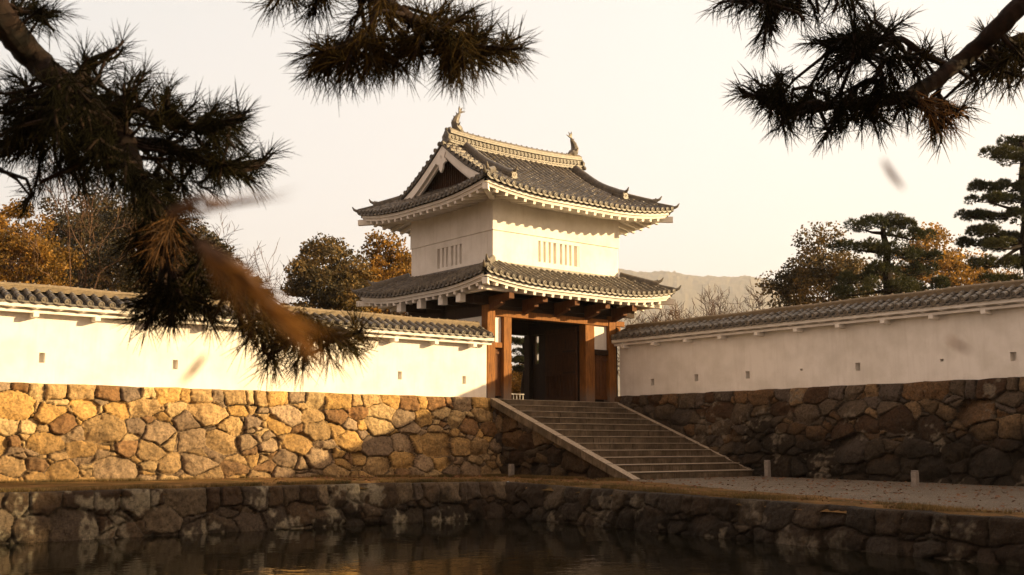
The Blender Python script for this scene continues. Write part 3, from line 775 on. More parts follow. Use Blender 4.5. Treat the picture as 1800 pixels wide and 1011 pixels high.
def fish(x, sgn):
    """shachihoko: head down on the ridge, body curling up, forked tail, fins"""
    b = MB(); z0 = rx(x) + .62
    path = [(x - sgn * .20, ym, z0 + .04), (x - sgn * .05, ym, z0 + .10), (x + sgn * .10, ym, z0 + .20), (x + sgn * .15, ym, z0 + .38), (x + sgn * .08, ym, z0 + .58), (x - sgn * .04, ym, z0 + .76), (x - sgn * .08, ym, z0 + .86)]
    b.tube(path, [.11, .19, .20, .18, .14, .085, .045], 9)
    T = np.array(path[-1])
    for dx, dz, w in ((-.30, .10, .05), (.02, .30, .06), (-.16, .26, .05)):
        b.tube([T, T + np.array([sgn * dx * .5, 0, dz * .6]), T + np.array([sgn * dx, 0, dz])], [.05, w * .8, .008], 5)
    for k in range(1, 6):
        p = np.array(path[k]); q = np.array(path[k + 1]) if k < 6 else p
        b.tube([p + np.array([sgn * .08, 0, 0]), p + np.array([sgn * (.26 - .02 * k), 0, .10])], [.05, .006], 4)
    for s_ in (-1, 1): b.tube([np.array(path[2]) + (0, s_ * .1, 0), np.array(path[2]) + (sgn * -.02, s_ * .3, .16)], [.07, .008], 5)
    for s_ in (-1, 1): b.ball((x - sgn * .14, ym + s_ * .1, z0 + .16), .035, .035, .035, 6, 4)
    b.ball((x - sgn * .2, ym, z0 + .04), .11, .12, .07, 8, 5)
    b.build('fish_ornament', M['tile'], mr_)
fish(26.62, 1) if False else fish(26.75, -1); fish(33.3, 1)
# descending ridges on the front and back slopes
for sx in (26.95, 33.15):
    for sd in (0, 1):
        P = []
        for d in np.linspace(4.4, 1.1, 16):
            p = up.pt(sd, sx, d); P.append(p + upv * (.03 + .10 * max(0, 1 - (d - 1.15) / .8) ** 2))
        b = MB(); b.sweep(P, ridge_prof(.32, .36, 3)); e_ = np.array(P[-1]); o = up.out(sd)
        oni(b, e_ + o * .03, o, .27); horn(b, e_ + upv * .3 + o * -.02, o, .22, .06); b.build('descending_ridge', M['tile'], uroof)
# verge tiles: short cross rows between the verge and the descending ridge, round ends outwards
for sx, s_ in ((25.9, -1), (33.8, 1)):
    b = MB()
    for sd in (0, 1):
        for d in np.arange(1.65, 4.56, .285):
            p = up.pt(sd, sx, d); p[2] += .07; q = p.copy(); q[0] = sx - s_ * .85
            tile_row(b, [q, p + np.array([s_ * .04, 0, 0])], seg=.3); b.disc(p + np.array([s_ * .05, 0, .01]), (s_, 0, -.05), TR * 1.1, .05, 10)
        P = [up.pt(sd, sx - s_ * .5, d) + upv * -.02 for d in np.linspace(4.59, 1.35, 12)]
        b.sweep(P, [(-.52, -.02), (.52, -.02), (.52, .05), (-.52, .05)])
    b.build('verge_tiles', M['tile'], uroof)
# gables
for sx, s_, gxw in ((25.9, -1, 26.55), (33.8, 1, 33.15)):
    g_ = MB(); zb = up.z(1.9, 9) - .1
    tri = []
    for sd in (0, 1):
        col = [up.pt(sd, sx, d) for d in np.linspace(1.5, 4.62, 14)]
        tri.append(col)
    V = []; 
    for p in tri[0]: V.append((gxw, p[1], p[2] - .1)); 
    for p in tri[1][::-1]: V.append((gxw, p[1], p[2] - .1))
    n_ = len(V); V = V + [(x + s_ * -.1, y, z) for x, y, z in V]
    V.append((gxw, ym, zb - .2)); V.append((gxw - s_ * .1, ym, zb - .2))
    g_.add(V, [(i, i + 1, 2 * n_) for i in range(n_ - 1)] + [(n_ + i + 1, n_ + i, 2 * n_ + 1) for i in range(n_ - 1)] + [(i, n_ + i, n_ + i + 1, i + 1) for i in range(n_ - 1)])
    for y in np.arange(33.9, 40, .14):
        dd = min(y - up.y0, up.y1 - y); zt = up.pt(0, sx, min(dd, 4.62))[2] - .3
        if zt > zb: g_.beam((gxw + s_ * .03, y, zb - .15), (gxw + s_ * .03, y, zt), .05, .05, up=(1, 0, 0))
    gab = g_.build('gable', M['doorwood'], uroof)
    # white bargeboards, curved, in two bands
    for sd in (0, 1):
        bb = MB(); V = []; D_ = np.linspace(1.3, 4.61, 16)
        for k, d in enumerate(D_):
            p = up.pt(sd, sx, d); wd = .34 + .05 * (1 - k / 15)
            a = p - upv * .09; c = p - upv * (.09 + wd)
            for xo in (0, .10): V += [(sx - s_ * (.03 + xo), a[1], a[2]), (sx - s_ * (.03 + xo), c[1], c[2])]
        Fs = []
        for i in range(len(D_) - 1):
            q = i * 4; Fs += [(q, q + 1, q + 5, q + 4), (q + 2, q + 6, q + 7, q + 3), (q, q + 4, q + 6, q + 2), (q + 1, q + 3, q + 7, q + 5)]
        Fs += [(0, 2, 3, 1), (60, 61, 63, 62)]
        bb.add(V, Fs)
        V2 = [(v[0] - s_ * .14 * (1 if k % 4 < 2 else 1), v[1], v[2] - .13) for k, v in enumerate(V)]
        bb.add(V2, Fs); bb.build('bargeboard', M['plaster'], gab)
    # hanging pendant at the apex
    bb = MB(); zc = up.pt(0, sx, 4.62)[2] - .42; X_ = sx - s_ * .03
    SC_ = 1.35
    out = [(0, .12), (.22, .0), (.16, -.16), (.27, -.30), (.12, -.36), (.10, -.50), (0, -.62), (-.10, -.50), (-.12, -.36), (-.27, -.30), (-.16, -.16), (-.22, 0)]
    V = [(X_ + s_ * .05, ym + x * SC_, zc + z * SC_) for x, z in out] + [(X_ - s_ * .03, ym + x * SC_, zc + z * SC_) for x, z in out]; n_ = len(out)
    bb.add(V, [tuple(range(n_)), tuple(range(n_, 2 * n_))[::-1]] + [(i, n_ + i, n_ + (i + 1) % n_, (i + 1) % n_) for i in range(n_)])
    bb.disc((X_ + s_ * .06, ym, zc - .14), (s_, 0, 0), .08, .05, 6); bb.build('pendant', M['plaster'], gab)
print('tower roofs done')

# lower storey timber frame
FZ = 2.884
def post(x0, x1, y0, y1, z1, m='wood', z0=FZ):
    b = MB(); b.box(x0, x1, y0, y1, z0, z1); return b.build('post', M[m], gt, bevel=.02)
def stoneft(x0, x1, y0, y1):
    pass
post(26.14, 26.54, 34.0, 34.4, 6.62); post(26.96, 27.36, 34.0, 34.4, 6.18)
post(31.34, 31.86, 34.0, 34.4, 6.16); post(32.72, 33.12, 34.0, 34.4, 6.62)
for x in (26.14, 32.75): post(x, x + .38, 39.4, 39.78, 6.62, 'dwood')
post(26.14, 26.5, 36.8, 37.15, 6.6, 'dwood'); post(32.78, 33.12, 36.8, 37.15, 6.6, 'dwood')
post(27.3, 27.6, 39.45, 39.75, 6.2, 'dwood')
def beam(x0, x1, y0, y1, z0, z1, m='bwood', nm='beam', bev=.015):
    b = MB(); b.box(x0, x1, y0, y1, z0, z1); return b.build(nm, M[m], gt, bevel=bev)
beam(26.56, 32.70, 34.03, 34.38, 6.185, 6.46, 'wood')                       # lintel over the gateway
beam(25.5, 33.75, 34.06, 34.42, 6.63, 6.98, 'dwood')                         # head beam
beam(33.13, 33.7, 34.05, 34.36, 6.22, 6.44, 'wood', 'beam_end'); beam(33.16, 33.5, 34.10, 34.34, 5.6, 6.215, 'wood', 'beam_end')
beam(26.14, 26.5, 34.43, 39.4, 6.2, 6.6, 'dwood'); beam(32.75, 33.12, 34.43, 39.4, 6.2, 6.6, 'dwood')
beam(26.6, 32.7, 39.42, 39.76, 6.2, 6.98, 'dwood'); beam(26.56, 32.70, 34.12, 34.30, 6.47, 6.625, 'dwood'); beam(33.125, 33.295, 34.1, 34.3, FZ, 6.2, 'dwood', 'closing_board')
# forward cantilever arms carrying a white purlin
for k, x in enumerate((26.35, 28.05, 29.75, 31.45, 33.0)):
    b = MB(); b.beam((x, 32.75, 6.86), (x, 34.05, 6.80), .26, .26); b.hexa([(x - .12, 33.3, 6.6), (x + .12, 33.3, 6.6), (x + .12, 34.05, 6.36), (x - .12, 34.05, 6.36), (x - .12, 33.3, 6.72), (x + .12, 33.3, 6.72), (x + .12, 34.05, 6.72), (x - .12, 34.05, 6.72)])
    b.build('bracket', M['bwood'], gt, bevel=.015)
b = MB(); b.box(24.95, 34.75, 32.82, 33.02, 6.995, 7.13); b.build('purlin', M['plaster'], gt)
b = MB(); b.box(25.22, 25.42, 33.04, 40.6, 6.995, 7.13); b.build('purlin', M['plaster'], gt)
for y in (34.4, 35.6, 37.1, 38.6): 
    b = MB(); b.box(25.0, 25.25, y - .15, y + .15, 6.66, 6.99); b.build('bracket_end', M['plaster'], gt)
    b = MB(); b.box(25.255, 26.3, y - .12, y + .12, 6.68, 6.97); b.build('bracket', M['dwood'], gt)
b = MB(); b.box(34.3, 34.5, 33.04, 40.6, 6.995, 7.13); b.build('purlin', M['plaster'], gt)
for y in (34.4, 35.6, 37.1, 38.6):
    b = MB(); b.box(33.2, 34.55, y - .12, y + .12, 6.68, 6.97); b.build('bracket', M['dwood'], gt)
# dark ceiling, closes the passage, and the skirt between the storeys
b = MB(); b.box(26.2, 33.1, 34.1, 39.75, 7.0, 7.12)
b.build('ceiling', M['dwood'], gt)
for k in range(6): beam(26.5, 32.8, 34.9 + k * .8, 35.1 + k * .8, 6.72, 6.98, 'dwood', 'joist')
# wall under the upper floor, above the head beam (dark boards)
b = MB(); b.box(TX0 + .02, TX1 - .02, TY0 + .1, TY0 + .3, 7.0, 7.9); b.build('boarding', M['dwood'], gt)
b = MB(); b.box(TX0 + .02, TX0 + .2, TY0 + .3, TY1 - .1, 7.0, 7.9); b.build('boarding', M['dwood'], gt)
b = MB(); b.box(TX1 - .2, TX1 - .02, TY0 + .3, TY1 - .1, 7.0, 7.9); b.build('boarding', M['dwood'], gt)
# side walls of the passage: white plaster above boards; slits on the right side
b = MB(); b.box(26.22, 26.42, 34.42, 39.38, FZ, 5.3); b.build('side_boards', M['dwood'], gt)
b = MB(); b.box(26.20, 26.40, 34.42, 39.38, 5.305, 6.195); b.build('plaster_panel', M['plaster'], gt)
b = MB()
panel_holes(b, (32.86, 39.38, FZ), (0, -1, 0), (0, 0, 1), (-1, 0, 0), 0.001, 1, [], .1, .1)
b = MB()
for y0, y1, z0, z1 in ((34.42, 38.15, FZ, 6.19), (39.2, 39.38, FZ, 6.19), (38.15, 39.2, FZ, 4.86), (38.15, 39.2, 6.15, 6.19), (38.5, 38.95, 4.86, 6.15)): b.box(32.95, 33.05, y0, y1, z0, z1)
b.build('side_boards', M['dwood'], gt)
for x in (26.24, 32.9):
    b = MB(); b.box(x, x + .12, 34.45, 39.76, 6.625, 6.98); b.build('side_boards', M['dwood'], gt)
# side bays of the front: white panel, rail, boarded wicket
for x0, x1, nm in ((26.56, 26.94, 'L'), (31.88, 32.70, 'R')):
    b = MB(); b.box(x0, x1, 34.16, 34.26, 5.16, 6.18); b.build('plaster_panel', M['plaster'], gt)
    beam(x0, x1, 34.05, 34.34, 4.94, 5.155, 'wood' if nm == 'L' else 'dwood', 'rail')
    b = MB()
    n_ = 2 if nm == 'L' else 4
    for k in range(n_): w_ = (x1 - x0) / n_; b.box(x0 + k * w_ + .006, x0 + (k + 1) * w_ - .006, 34.18, 34.25, 3.1, 4.935)
    b.box(x0, x1, 34.14, 34.20, 3.05, 3.2); b.box(x0, x1, 34.14, 34.20, 4.7, 4.8)
    b.build('wicket', M['bwood'], gt)
# opened door leaves
def leaf(x, s_):
    b = MB(); y0, y1 = 34.45, 36.45
    b.box(x, x + .08, y0, y1, 2.98, 6.1)
    for z in (3.0, 4.1, 5.0, 5.9): b.box(x - .04, x - .002, y0, y1, z, z + .18)
    for k in range(9): y = y0 + .1 + k * .22; b.box(x - .035, x - .003, y, y + .08, 3.2, 4.09)
    d = b.build('door', M['doorwood'], gt)
    one('hinge', M['dwood'], d, lambda q: (q.box(x - .055, x - .041, y0, y0 + .8, 4.15, 4.22), q.box(x - .055, x - .041, y0, y0 + .8, 5.05, 5.12)))
leaf(31.2, 1); leaf(27.42, -1)
print('tower done')

# ------------------------------------------------------------------ white plaster walls with tiled roofs
def dobei(name, label, A, d, nrm, L, zb, ridge_z, holes, out=.52, half=.32):
    """A: face line start on the base, d along, nrm towards the viewer side; ridge in the middle of the wall"""
    A = np.array([A[0], A[1], 0.]); d = np.array([*d, 0.]); nrm = np.array([*nrm, 0.]); q = lambda u, o, z: A + d * u + nrm * o + upv * z
    rt_ = empty(name, q(L / 2, -half, zb), label, 'plaster wall')
    zt = ridge_z - .86
    b = MB(); panel_holes(b, q(0, 0, zb), d, (0, 0, 1), nrm, L, zt - zb, holes, .25, half * 2)
    b.add([q(0, -half * 2, zb), q(L, -half * 2, zb), q(L, -half * 2, zt), q(0, -half * 2, zt)], [(3, 2, 1, 0)])
    b.build('plaster_body', M['plaster'], rt_)
    ze = ridge_z - .60          # tile level at the eave
    # roof slopes, both sides
    b = MB(); cv = MB(); slope = lambda s_: (ridge_z - .22 - ze) * (max(0, s_) / (half + out)) ** 1.15
    for sgn in (1, -1):
        for u0 in np.arange(0, L - .01, .33):
            u = u0 + .16
            if u > L - .05: break
            O = lambda s_: q(u, -half + sgn * (half + out - s_), ze + slope(s_) + .035)
            P = [O(s_) for s_ in np.linspace(half + out - .08, -.05, 5)]
            P[-1][2] = ze + .02
            tile_row(cv, P, r=.09, seg=.28)
            cv.disc(P[-1] + nrm * sgn * .01 + upv * .01, nrm * sgn - upv * .15, .098, .05, 12)
        n_ = 6; pts = np.linspace(0, half + out, n_); V = []
        for u in (0, L):
            for s_ in pts: V.append(q(u, -half + sgn * (half + out - s_), ze + slope(s_)))
            for s_ in pts: V.append(q(u, -half + sgn * (half + out - s_), ze + slope(s_) - .07))
        m_ = 2 * n_; Fs = [(k, k + 1, m_ + k + 1, m_ + k) for k in range(n_ - 1)] + [(n_ + k, m_ + n_ + k, m_ + n_ + k + 1, n_ + k + 1) for k in range(n_ - 1)] + [(0, m_, m_ + n_, n_)]
        Fs += [tuple([*range(n_)] + [*range(2 * n_ - 1, n_ - 1, -1)]), tuple([m_ + k for k in range(n_)][::-1] + [m_ + k for k in range(n_, 2 * n_)])]
        b.add(V, Fs)
    # tile lips
    for sgn in (1, -1):
        for u0 in np.arange(.16, L - .4, .33):
            o_ = out + .05; c = [q(u0, -half + sgn * (half + o_), ze - .0), q(u0, -half + sgn * (half + o_), ze - .05), q(u0 + .165, -half + sgn * (half + o_), ze - .095), q(u0 + .33, -half + sgn * (half + o_), ze - .05), q(u0 + .33, -half + sgn * (half + o_), ze), q(u0 + .165, -half + sgn * (half + o_), ze - .03)]
            V = c + [p - nrm * sgn * .05 for p in c]
            cv.add(V, [(0, 1, 2, 5), (5, 2, 3, 4), (6, 11, 8, 7), (11, 10, 9, 8), (1, 7, 8, 2), (2, 8, 9, 3), (0, 5, 11, 6), (5, 4, 10, 11)])
    roof = b.build('roof', M['pan'], rt_); cv.build('cover_tiles', M['tile'], roof)
    b = MB(); rng = np.random.default_rng(int(L * 10))
    P = [q(u, -half, ridge_z - .24 + .012 * math.sin(u * 1.7)) for u in np.arange(.25, L - .2, .6)]
    b.sweep(P, ridge_prof(.36, .24, 4))
    for u in np.arange(.4, L - .3, .42): b.ball(q(u, -half, ridge_z + .0), .05, .05, .035, 6, 4)
    for u in (.22, L - .22): b.disc(q(u, -half, ridge_z - .12), d * (1 if u > 1 else -1), .15, .06, 12)
    b.build('ridge', M['ridgetile'], roof)
    # plaster under the eave: fascia, scalloped lower edge, wall plate, arms
    b = MB()
    for sgn in (1, -1):
        U = np.arange(0, L + .01, .055); V = []
        for u in U:
            sc = .06 * abs(math.sin(math.pi * u / .66))
            for o_, z in ((out - .03, ze - .075), (out - .03, ze - .19), (out - .06, ze - .20), (.16, ze - .16 + 0), (-half, ze - .1)):
                V.append(q(u, -half + sgn * (half + o_) if o_ > -half + .001 else -half, z))
            V[-3] = q(u, -half + sgn * (half + out - .08), ze - .235 + sc)
            V[-2] = q(u, -half + sgn * (half + .18), ze - .27 + sc)
        b.add(V, [(i * 5 + k, i * 5 + k + 1, i * 5 + 6 + k, i * 5 + 5 + k) for i in range(len(U) - 1) for k in range(4)])
        V = [q(0, -half + sgn * (half + o_), z) for o_, z in ((out - .03, ze - .075), (out - .03, ze - .19), (out - .08, ze - .235), (.18, ze - .27), (-.3, ze - .1))]
        b.add(V, [(0, 1, 2, 3, 4)]); b.add([v + d * L for v in V], [(4, 3, 2, 1, 0)])
    b.build('fascia', M['plaster'], rt_)
    b = MB()
    for sgn in (1, -1):
        z0 = ze - .33
        lo_, hi_ = sorted((.20, .32)); P = [q(0, -half + sgn * (half + lo_), z0), q(L, -half + sgn * (half + lo_), z0), q(L, -half + sgn * (half + hi_), z0), q(0, -half + sgn * (half + hi_), z0)]
        b.hexa(P + [p + upv * .085 for p in P])
    b.build('wall_plate', M['plaster'], rt_)
    for k, u in enumerate(np.arange(.55, L - .1, 1.78)):
        for sgn in (1, -1):
            b = MB(); b.beam(q(u, -half + sgn * (half - .05), ze - .40), q(u, -half + sgn * (half + .40), ze - .385), .16, .13); b.build('bracket', M['plaster'], rt_)
    return rt_
# left wall: loopholes at measured places, small square recesses
LH = [(9.57, 3.71), (13.63, 3.69), (17.9, 3.68), (22.11, 3.67), (25.03, 3.61)]
dobei('plaster_wall', 'sunlit white plaster wall with tiled roof left of the gate', (-2, 34.0), (1, 0), (0, -1), 28.1, 2.9, 5.92,
      [(x + 2 - .085, x + 2 + .085, z - 2.9 - .15, z - 2.9 + .15) for x, z in LH])
RH = [(32.06, 3.73), (29.65, 3.8), (27.07, 3.79), (22.24, 3.84), (16.73, 3.86)]
dobei('plaster_wall', 'shaded white plaster wall with tiled roof right of the gate', (33.3, 33.98), (0, -1), (-1, 0), 48.0, 3.16, 6.27,
      [(33.98 - y - .10, 33.98 - y + .10, z - 3.16 - .14, z - 3.16 + .14) for y, z in RH] + [(33.98 - 24.6 - .05, 33.98 - 24.6 + .05, .66, .74), (33.98 - 19.1 - .06, 33.98 - 19.1 + .06, .68, .77)], out=.5)

# ------------------------------------------------------------------ small things
def bollard(x, y, h, lab):
    r_ = empty('bollard', (x, y, float(tz(x, y))), lab, 'bollard', 'short pale posts on the terrace'); z = float(tz(x, y))
    b = MB(); b.box(x - .085, x + .085, y - .085, y + .085, z - .1, z + h - .05); o = b.build('shaft', M['stained'], r_, bevel=.015)
    b = MB(); b.box(x - .08, x + .08, y - .08, y + .08, z + h - .048, z + h); b.build('cap', M['stained'], r_, bevel=.015)
bollard(25.65, 31.9, .46, 'short pale post on the dry grass in front of the stair side wall')
bollard(32.0, 25.25, .62, 'short pale post at the foot of the right stair curb')
bollard(29.4, 17.9, .50, 'short pale post beside the gravel path at the foot of the right stone wall')

# fence inside the gate
fr = empty('railing', (38, 46, PZ), 'pale low railing seen through the open gate', 'railing')
b = MB()
for z in (PZ + .25, PZ + .95): b.box(34, 43, 46, 46.06, z, z + .06)
b.build('rail', M['rail'], fr)
b = MB()
for x in np.arange(34.1, 43, .22): b.box(x, x + .05, 46.07, 46.1, PZ + .2, PZ + 1.0)
b.build('bars', M['rail'], fr)

# ------------------------------------------------------------------ trees
def frame(d):
    d = d / np.linalg.norm(d); r = np.array([0, 0, 1.]) if abs(d[2]) < .9 else np.array([1., 0, 0])
    u = np.cross(d, r); u /= np.linalg.norm(u); return d, u, np.cross(d, u)
def grow(b, p, d, L, r, lev, maxlev, rng, tips, spread=.6, up=.15, kids=(2, 4), shrink=.7, nseg=4, wob=.18):
    r = max(r, .019); P = [p]; rr = [r]; d = d / np.linalg.norm(d)
    for i in range(nseg):
        d = d + rng.normal(0, wob, 3) + np.array([0, 0, up * .3]); d /= np.linalg.norm(d)
        P.append(P[-1] + d * L / nseg); rr.append(r * (1 - .38 * (i + 1) / nseg))
    b.tube(P, rr, 6 if lev < 2 else 3, caps=False)
    if lev >= maxlev: tips.append((P[-1], d)); return
    n = rng.integers(kids[0], kids[1] + 1)
    for k in range(n):
        i = len(P) - 1 if k == 0 else int(rng.integers(max(1, nseg // 2), nseg + 1))
        dd, u, w = frame(d); a = rng.uniform(0, 2 * math.pi); s = spread * rng.uniform(.5, 1.2) * (.5 if k == 0 else 1)
        nd = dd + (u * math.cos(a) + w * math.sin(a)) * s + np.array([0, 0, up])
        grow(b, P[i], nd, L * shrink * rng.uniform(.8, 1.15), rr[i] * (.75 if k == 0 else .6), lev + 1, maxlev, rng, tips, spread, up, kids, shrink, nseg, wob)
def quads(C, size, rng, aspect=1.6):
    n = len(C); a = rng.normal(size=(n, 3)); a /= np.linalg.norm(a, axis=1)[:, None]; c = rng.normal(size=(n, 3)); u = np.cross(a, c); u /= np.linalg.norm(u, axis=1)[:, None]
    s = (size * rng.uniform(.6, 1.3, n))[:, None]; a = a * s * .5 * aspect; u = u * s * .5
    V = np.stack([C - a, C + u, C + a, C - u], 1).reshape(-1, 3)
    return V, np.arange(4 * n).reshape(n, 4)
def broadleaf(px, ptop, depth, hw, label, seed, material='ever', z0=PZ, leaves=14000, group=None, name='evergreen_tree', at=None, clumps=85, lsize=.15, cat='tree', flat=.8):
    """tree with its crown centred at photo column px, top at ptop, half width hw (photo px)"""
    rng = np.random.default_rng(seed); T = W(px, ptop, depth); s = depth / F * 1.16
    base = np.array([T[0], T[1], z0]); H = T[2] - z0; r = hw * s
    if at: base = np.array([at[0], at[1], z0]); H = at[2] - z0; r = at[3]
    cz = z0 + H * .60; cr = np.array([r, r, H * .40])
    t = empty(name, base, label, cat, group)
    b = MB(); tips = []
    tr = max(.12, H * .022)
    trunk_top = base + np.array([rng.normal(0, .3), rng.normal(0, .3), H * .38])
    b.tube([base - upv * .1, base + (trunk_top - base) * .5 + rng.normal(0, .1, 3), trunk_top], [tr * 1.25, tr, tr * .85], 8)
    # clump centres on and in the crown
    CC = []
    while len(CC) < clumps:
        v = rng.normal(size=3); v /= np.linalg.norm(v); q = v * rng.uniform(.35, 1) ** .5 * np.array([1, 1, 1.])
        lump = 1 + .18 * math.sin(v[0] * 5 + seed) * math.cos(v[1] * 4 + seed * 2) + .1 * math.sin(v[2] * 7)
        CC.append(np.array([base[0], base[1], cz]) + q * cr * .86 * lump)
    CC = np.array(CC)
    for c in CC[::2]:
        mid = trunk_top * .55 + c * .45 + rng.normal(0, .15, 3) + np.array([0, 0, -.1 * H * rng.random() * .5])
        b.tube([trunk_top - upv * rng.uniform(0, H * .12), mid, c], [tr * .42, tr * .22, tr * .06], 4, caps=False)
    b.build('trunk', M['twig'], t)
    per = int(leaves * 1.5) // clumps; lsize *= .8; Ls = []
    for c in CC:
        cs = r * rng.uniform(.20, .36); v = rng.normal(size=(per, 3)); v /= np.linalg.norm(v, axis=1)[:, None]
        rad = rng.uniform(.55, 1.05, per)[:, None]
        v[:, 2] = np.where(v[:, 2] < -.2, v[:, 2] * .5, v[:, 2])
        Ls.append(c + v * rad * np.array([cs, cs, cs * flat]) * (1 + .25 * vnoise(v * 2 + c, 1.5, seed)[:, None]))
    V, Q = quads(np.concatenate(Ls), lsize, rng); mesh_np('crown', V, Q, M[material], t)
    return t
def bare(px, ptop, depth, label, seed, lean=0., z0=PZ, lev=6, spread=.7, group=None, L0=None, mat_='twig', pbase=None):
    rng = np.random.default_rng(seed); T = W(px, ptop, depth); base = np.array([T[0], T[1], z0]); H = T[2] - z0
    t = empty('bare_tree', base, label, 'tree', group); b = MB(); tips = []
    grow(b, base - upv * .05, np.array([lean * rt[0], lean * rt[1], 1.]), H * .25, H * .018, 0, lev, rng, tips, spread, .10, (2, 3), .80, 4, .16)
    V = np.array(b.v); k = H / max(.1, (np.max(V[:, 2]) - z0)); V[:, 2] = z0 + (V[:, 2] - z0) * k
    b.v = [tuple(p) for p in V]
    b.build('branches', M[mat_], t); return t
def blades(C, D, n, L, w, spread, rng):
    """tufts of n thin blades at each centre, around direction D"""
    m = len(C); Cn = np.repeat(C, n, 0); Dn = np.repeat(D, n, 0); v = rng.normal(size=(m * n, 3)); v -= (v * Dn).sum(1)[:, None] * Dn; v /= np.linalg.norm(v, axis=1)[:, None] + 1e-9
    a = rng.uniform(0, spread, m * n)[:, None]; d = Dn * np.cos(a) + v * np.sin(a); ln = L * rng.uniform(.7, 1.1, (m * n, 1))
    s = np.cross(d, rng.normal(size=(m * n, 3))); s /= np.linalg.norm(s, axis=1)[:, None] + 1e-9
    V = np.stack([Cn - s * w / 2, Cn + s * w / 2, Cn + d * ln], 1).reshape(-1, 3); return V, np.arange(3 * m * n).reshape(-1, 3)
def cloud_pine(trunk, pads, depth, label, seed, material='pine', dens=1.0, group=None, z0=PZ, name='pine_tree'):
    """clipped garden pine: trunk and pads given in photo px around one place"""
    rng = np.random.default_rng(seed); s = depth / F
    TP = [W(x, y, depth + rng.uniform(-.2, .2)) for x, y in trunk]; TP[0] = np.array([TP[0][0], TP[0][1], z0 - .05])
    t = empty(name, (TP[0][0], TP[0][1], z0), label, 'tree', group); b = MB()
    b.tube(TP, np.linspace(.30, .10, len(TP)), 8); TPA = np.array(TP)
    allC = []; allD = []
    for x, y, rx_, ry_ in pads:
        rx_ *= 1.15; ry_ *= 1.5
        dd = rng.uniform(-1, 1) * rx_ * s * .9; c = W(x, y, depth + dd); a, h = rx_ * s, ry_ * s
        # limb from the trunk, a little below the pad
        k = np.argmin(np.linalg.norm((TPA - c) * [1, 1, 1.6], axis=1)); o = TPA[k]
        b.tube([o, (o + c) / 2 - upv * .12 + rng.normal(0, .06, 3), c - upv * h * .5], [.11, .07, .035], 5, caps=False)
        sub = max(3, int(a / .38))
        for q in range(sub * 2):
            an = rng.uniform(0, 6.28); rr_ = a * math.sqrt(rng.random()) * .85; e_ = c + np.array([math.cos(an) * rr_, math.sin(an) * rr_, -h * .2])
            b.tube([c - upv * h * .5, (c + e_) / 2 - upv * h * .35, e_], [.03, .018, .008], 3, caps=False)
            n = int(95 * dens); v = rng.normal(size=(n, 3)); v /= np.linalg.norm(v, axis=1)[:, None]; v[:, 2] = np.abs(v[:, 2]) * np.where(rng.random(n) < .75, 1, -.5)
            sz = .33 + .12 * rng.random()
            Cc = e_ + v * np.array([sz, sz, h * .75]) * rng.uniform(.5, 1, (n, 1)); allC.append(Cc); D = v * np.array([.8, .8, 1]) + np.array([0, 0, .35]); allD.append(D / np.linalg.norm(D, axis=1)[:, None])
    b.build('trunk', M['bark'], t)
    C_ = np.concatenate(allC); D_ = np.concatenate(allD); V, Q = blades(C_, D_, 9, .17, .030, .9, rng); mesh_np('crown', V, Q, M[material], t)
    return t

G1 = 'trees behind the left white wall'; G2 = 'trees behind the right white wall'
broadleaf(580, 400, 76, 76, 'broad evergreen with rounded clumped crown, left of the two beside the tower', 21, 'brownolive', group=G1, clumps=120, leaves=17000, lsize=.19)
broadleaf(680, 410, 80, 70, 'evergreen with golden sunlit crown touching the tower left eaves', 22, 'gold', group=G1, clumps=100, leaves=15000, lsize=.19)
broadleaf(515, 512, 66, 40, 'low dark bushy tree just above the left wall ridge', 23, group=G1, clumps=50, leaves=7000)
broadleaf(450, 462, 70, 34, 'slim green tree in front of the bare tree', 27, group=G1, clumps=45, leaves=6000)
bare(470, 385, 78, 'tall bare tree spreading against the sky left of the round evergreens', 31, group=G1, lev=8, spread=.95)
bare(430, 405, 84, 'smaller bare tree with fine twigs behind the drooping pine branch', 32, group=G1, lev=6)
broadleaf(368, 385, 68, 62, 'dark evergreen half hidden behind the pine, golden at its edge', 24, group=G1, clumps=80, leaves=12000)
broadleaf(265, 300, 64, 95, 'large dark evergreen behind the middle of the left wall', 25, group=G1, clumps=110, leaves=16000)
broadleaf(150, 312, 72, 80, 'dark evergreen behind the leaning bare trunk', 26, group=G1, clumps=90, leaves=13000)
broadleaf(35, 330, 58, 80, 'golden leaved tree behind the far left end of the wall', 28, 'gold', group=G1, clumps=90, leaves=14000)
broadleaf(-90, 290, 62, 100, 'tall dark evergreen at the very left edge of the photo', 29, group=G1, clumps=90, leaves=12000)
broadleaf(205, 305, 86, 110, 'wide dark evergreen farther back between the two bare trees', 91, group=G1, clumps=110, leaves=15000, lsize=.2)
broadleaf(330, 420, 90, 90, 'dark evergreen farther back, right behind the drooping pine', 92, group=G1, clumps=90, leaves=12000, lsize=.2)
broadleaf(75, 400, 80, 90, 'dark evergreen low behind the golden leaved tree', 93, group=G1, clumps=90, leaves=12000, lsize=.2)
broadleaf(625, 470, 88, 50, 'dark olive tree filling the gap between the two round evergreens', 94, group=G1, clumps=60, leaves=9000, lsize=.2)
broadleaf(415, 470, 92, 40, 'small dark tree behind the bare tree', 95, group=G1, clumps=50, leaves=6000, lsize=.2)
bare(110, 270, 60, 'bare branching tree rising beside the golden leaved tree', 33, lean=.35, group=G1, lev=6)
bare(200, 275, 66, 'bare brown tree behind the thick pine limb', 34, lean=-.2, group=G1, lev=6)
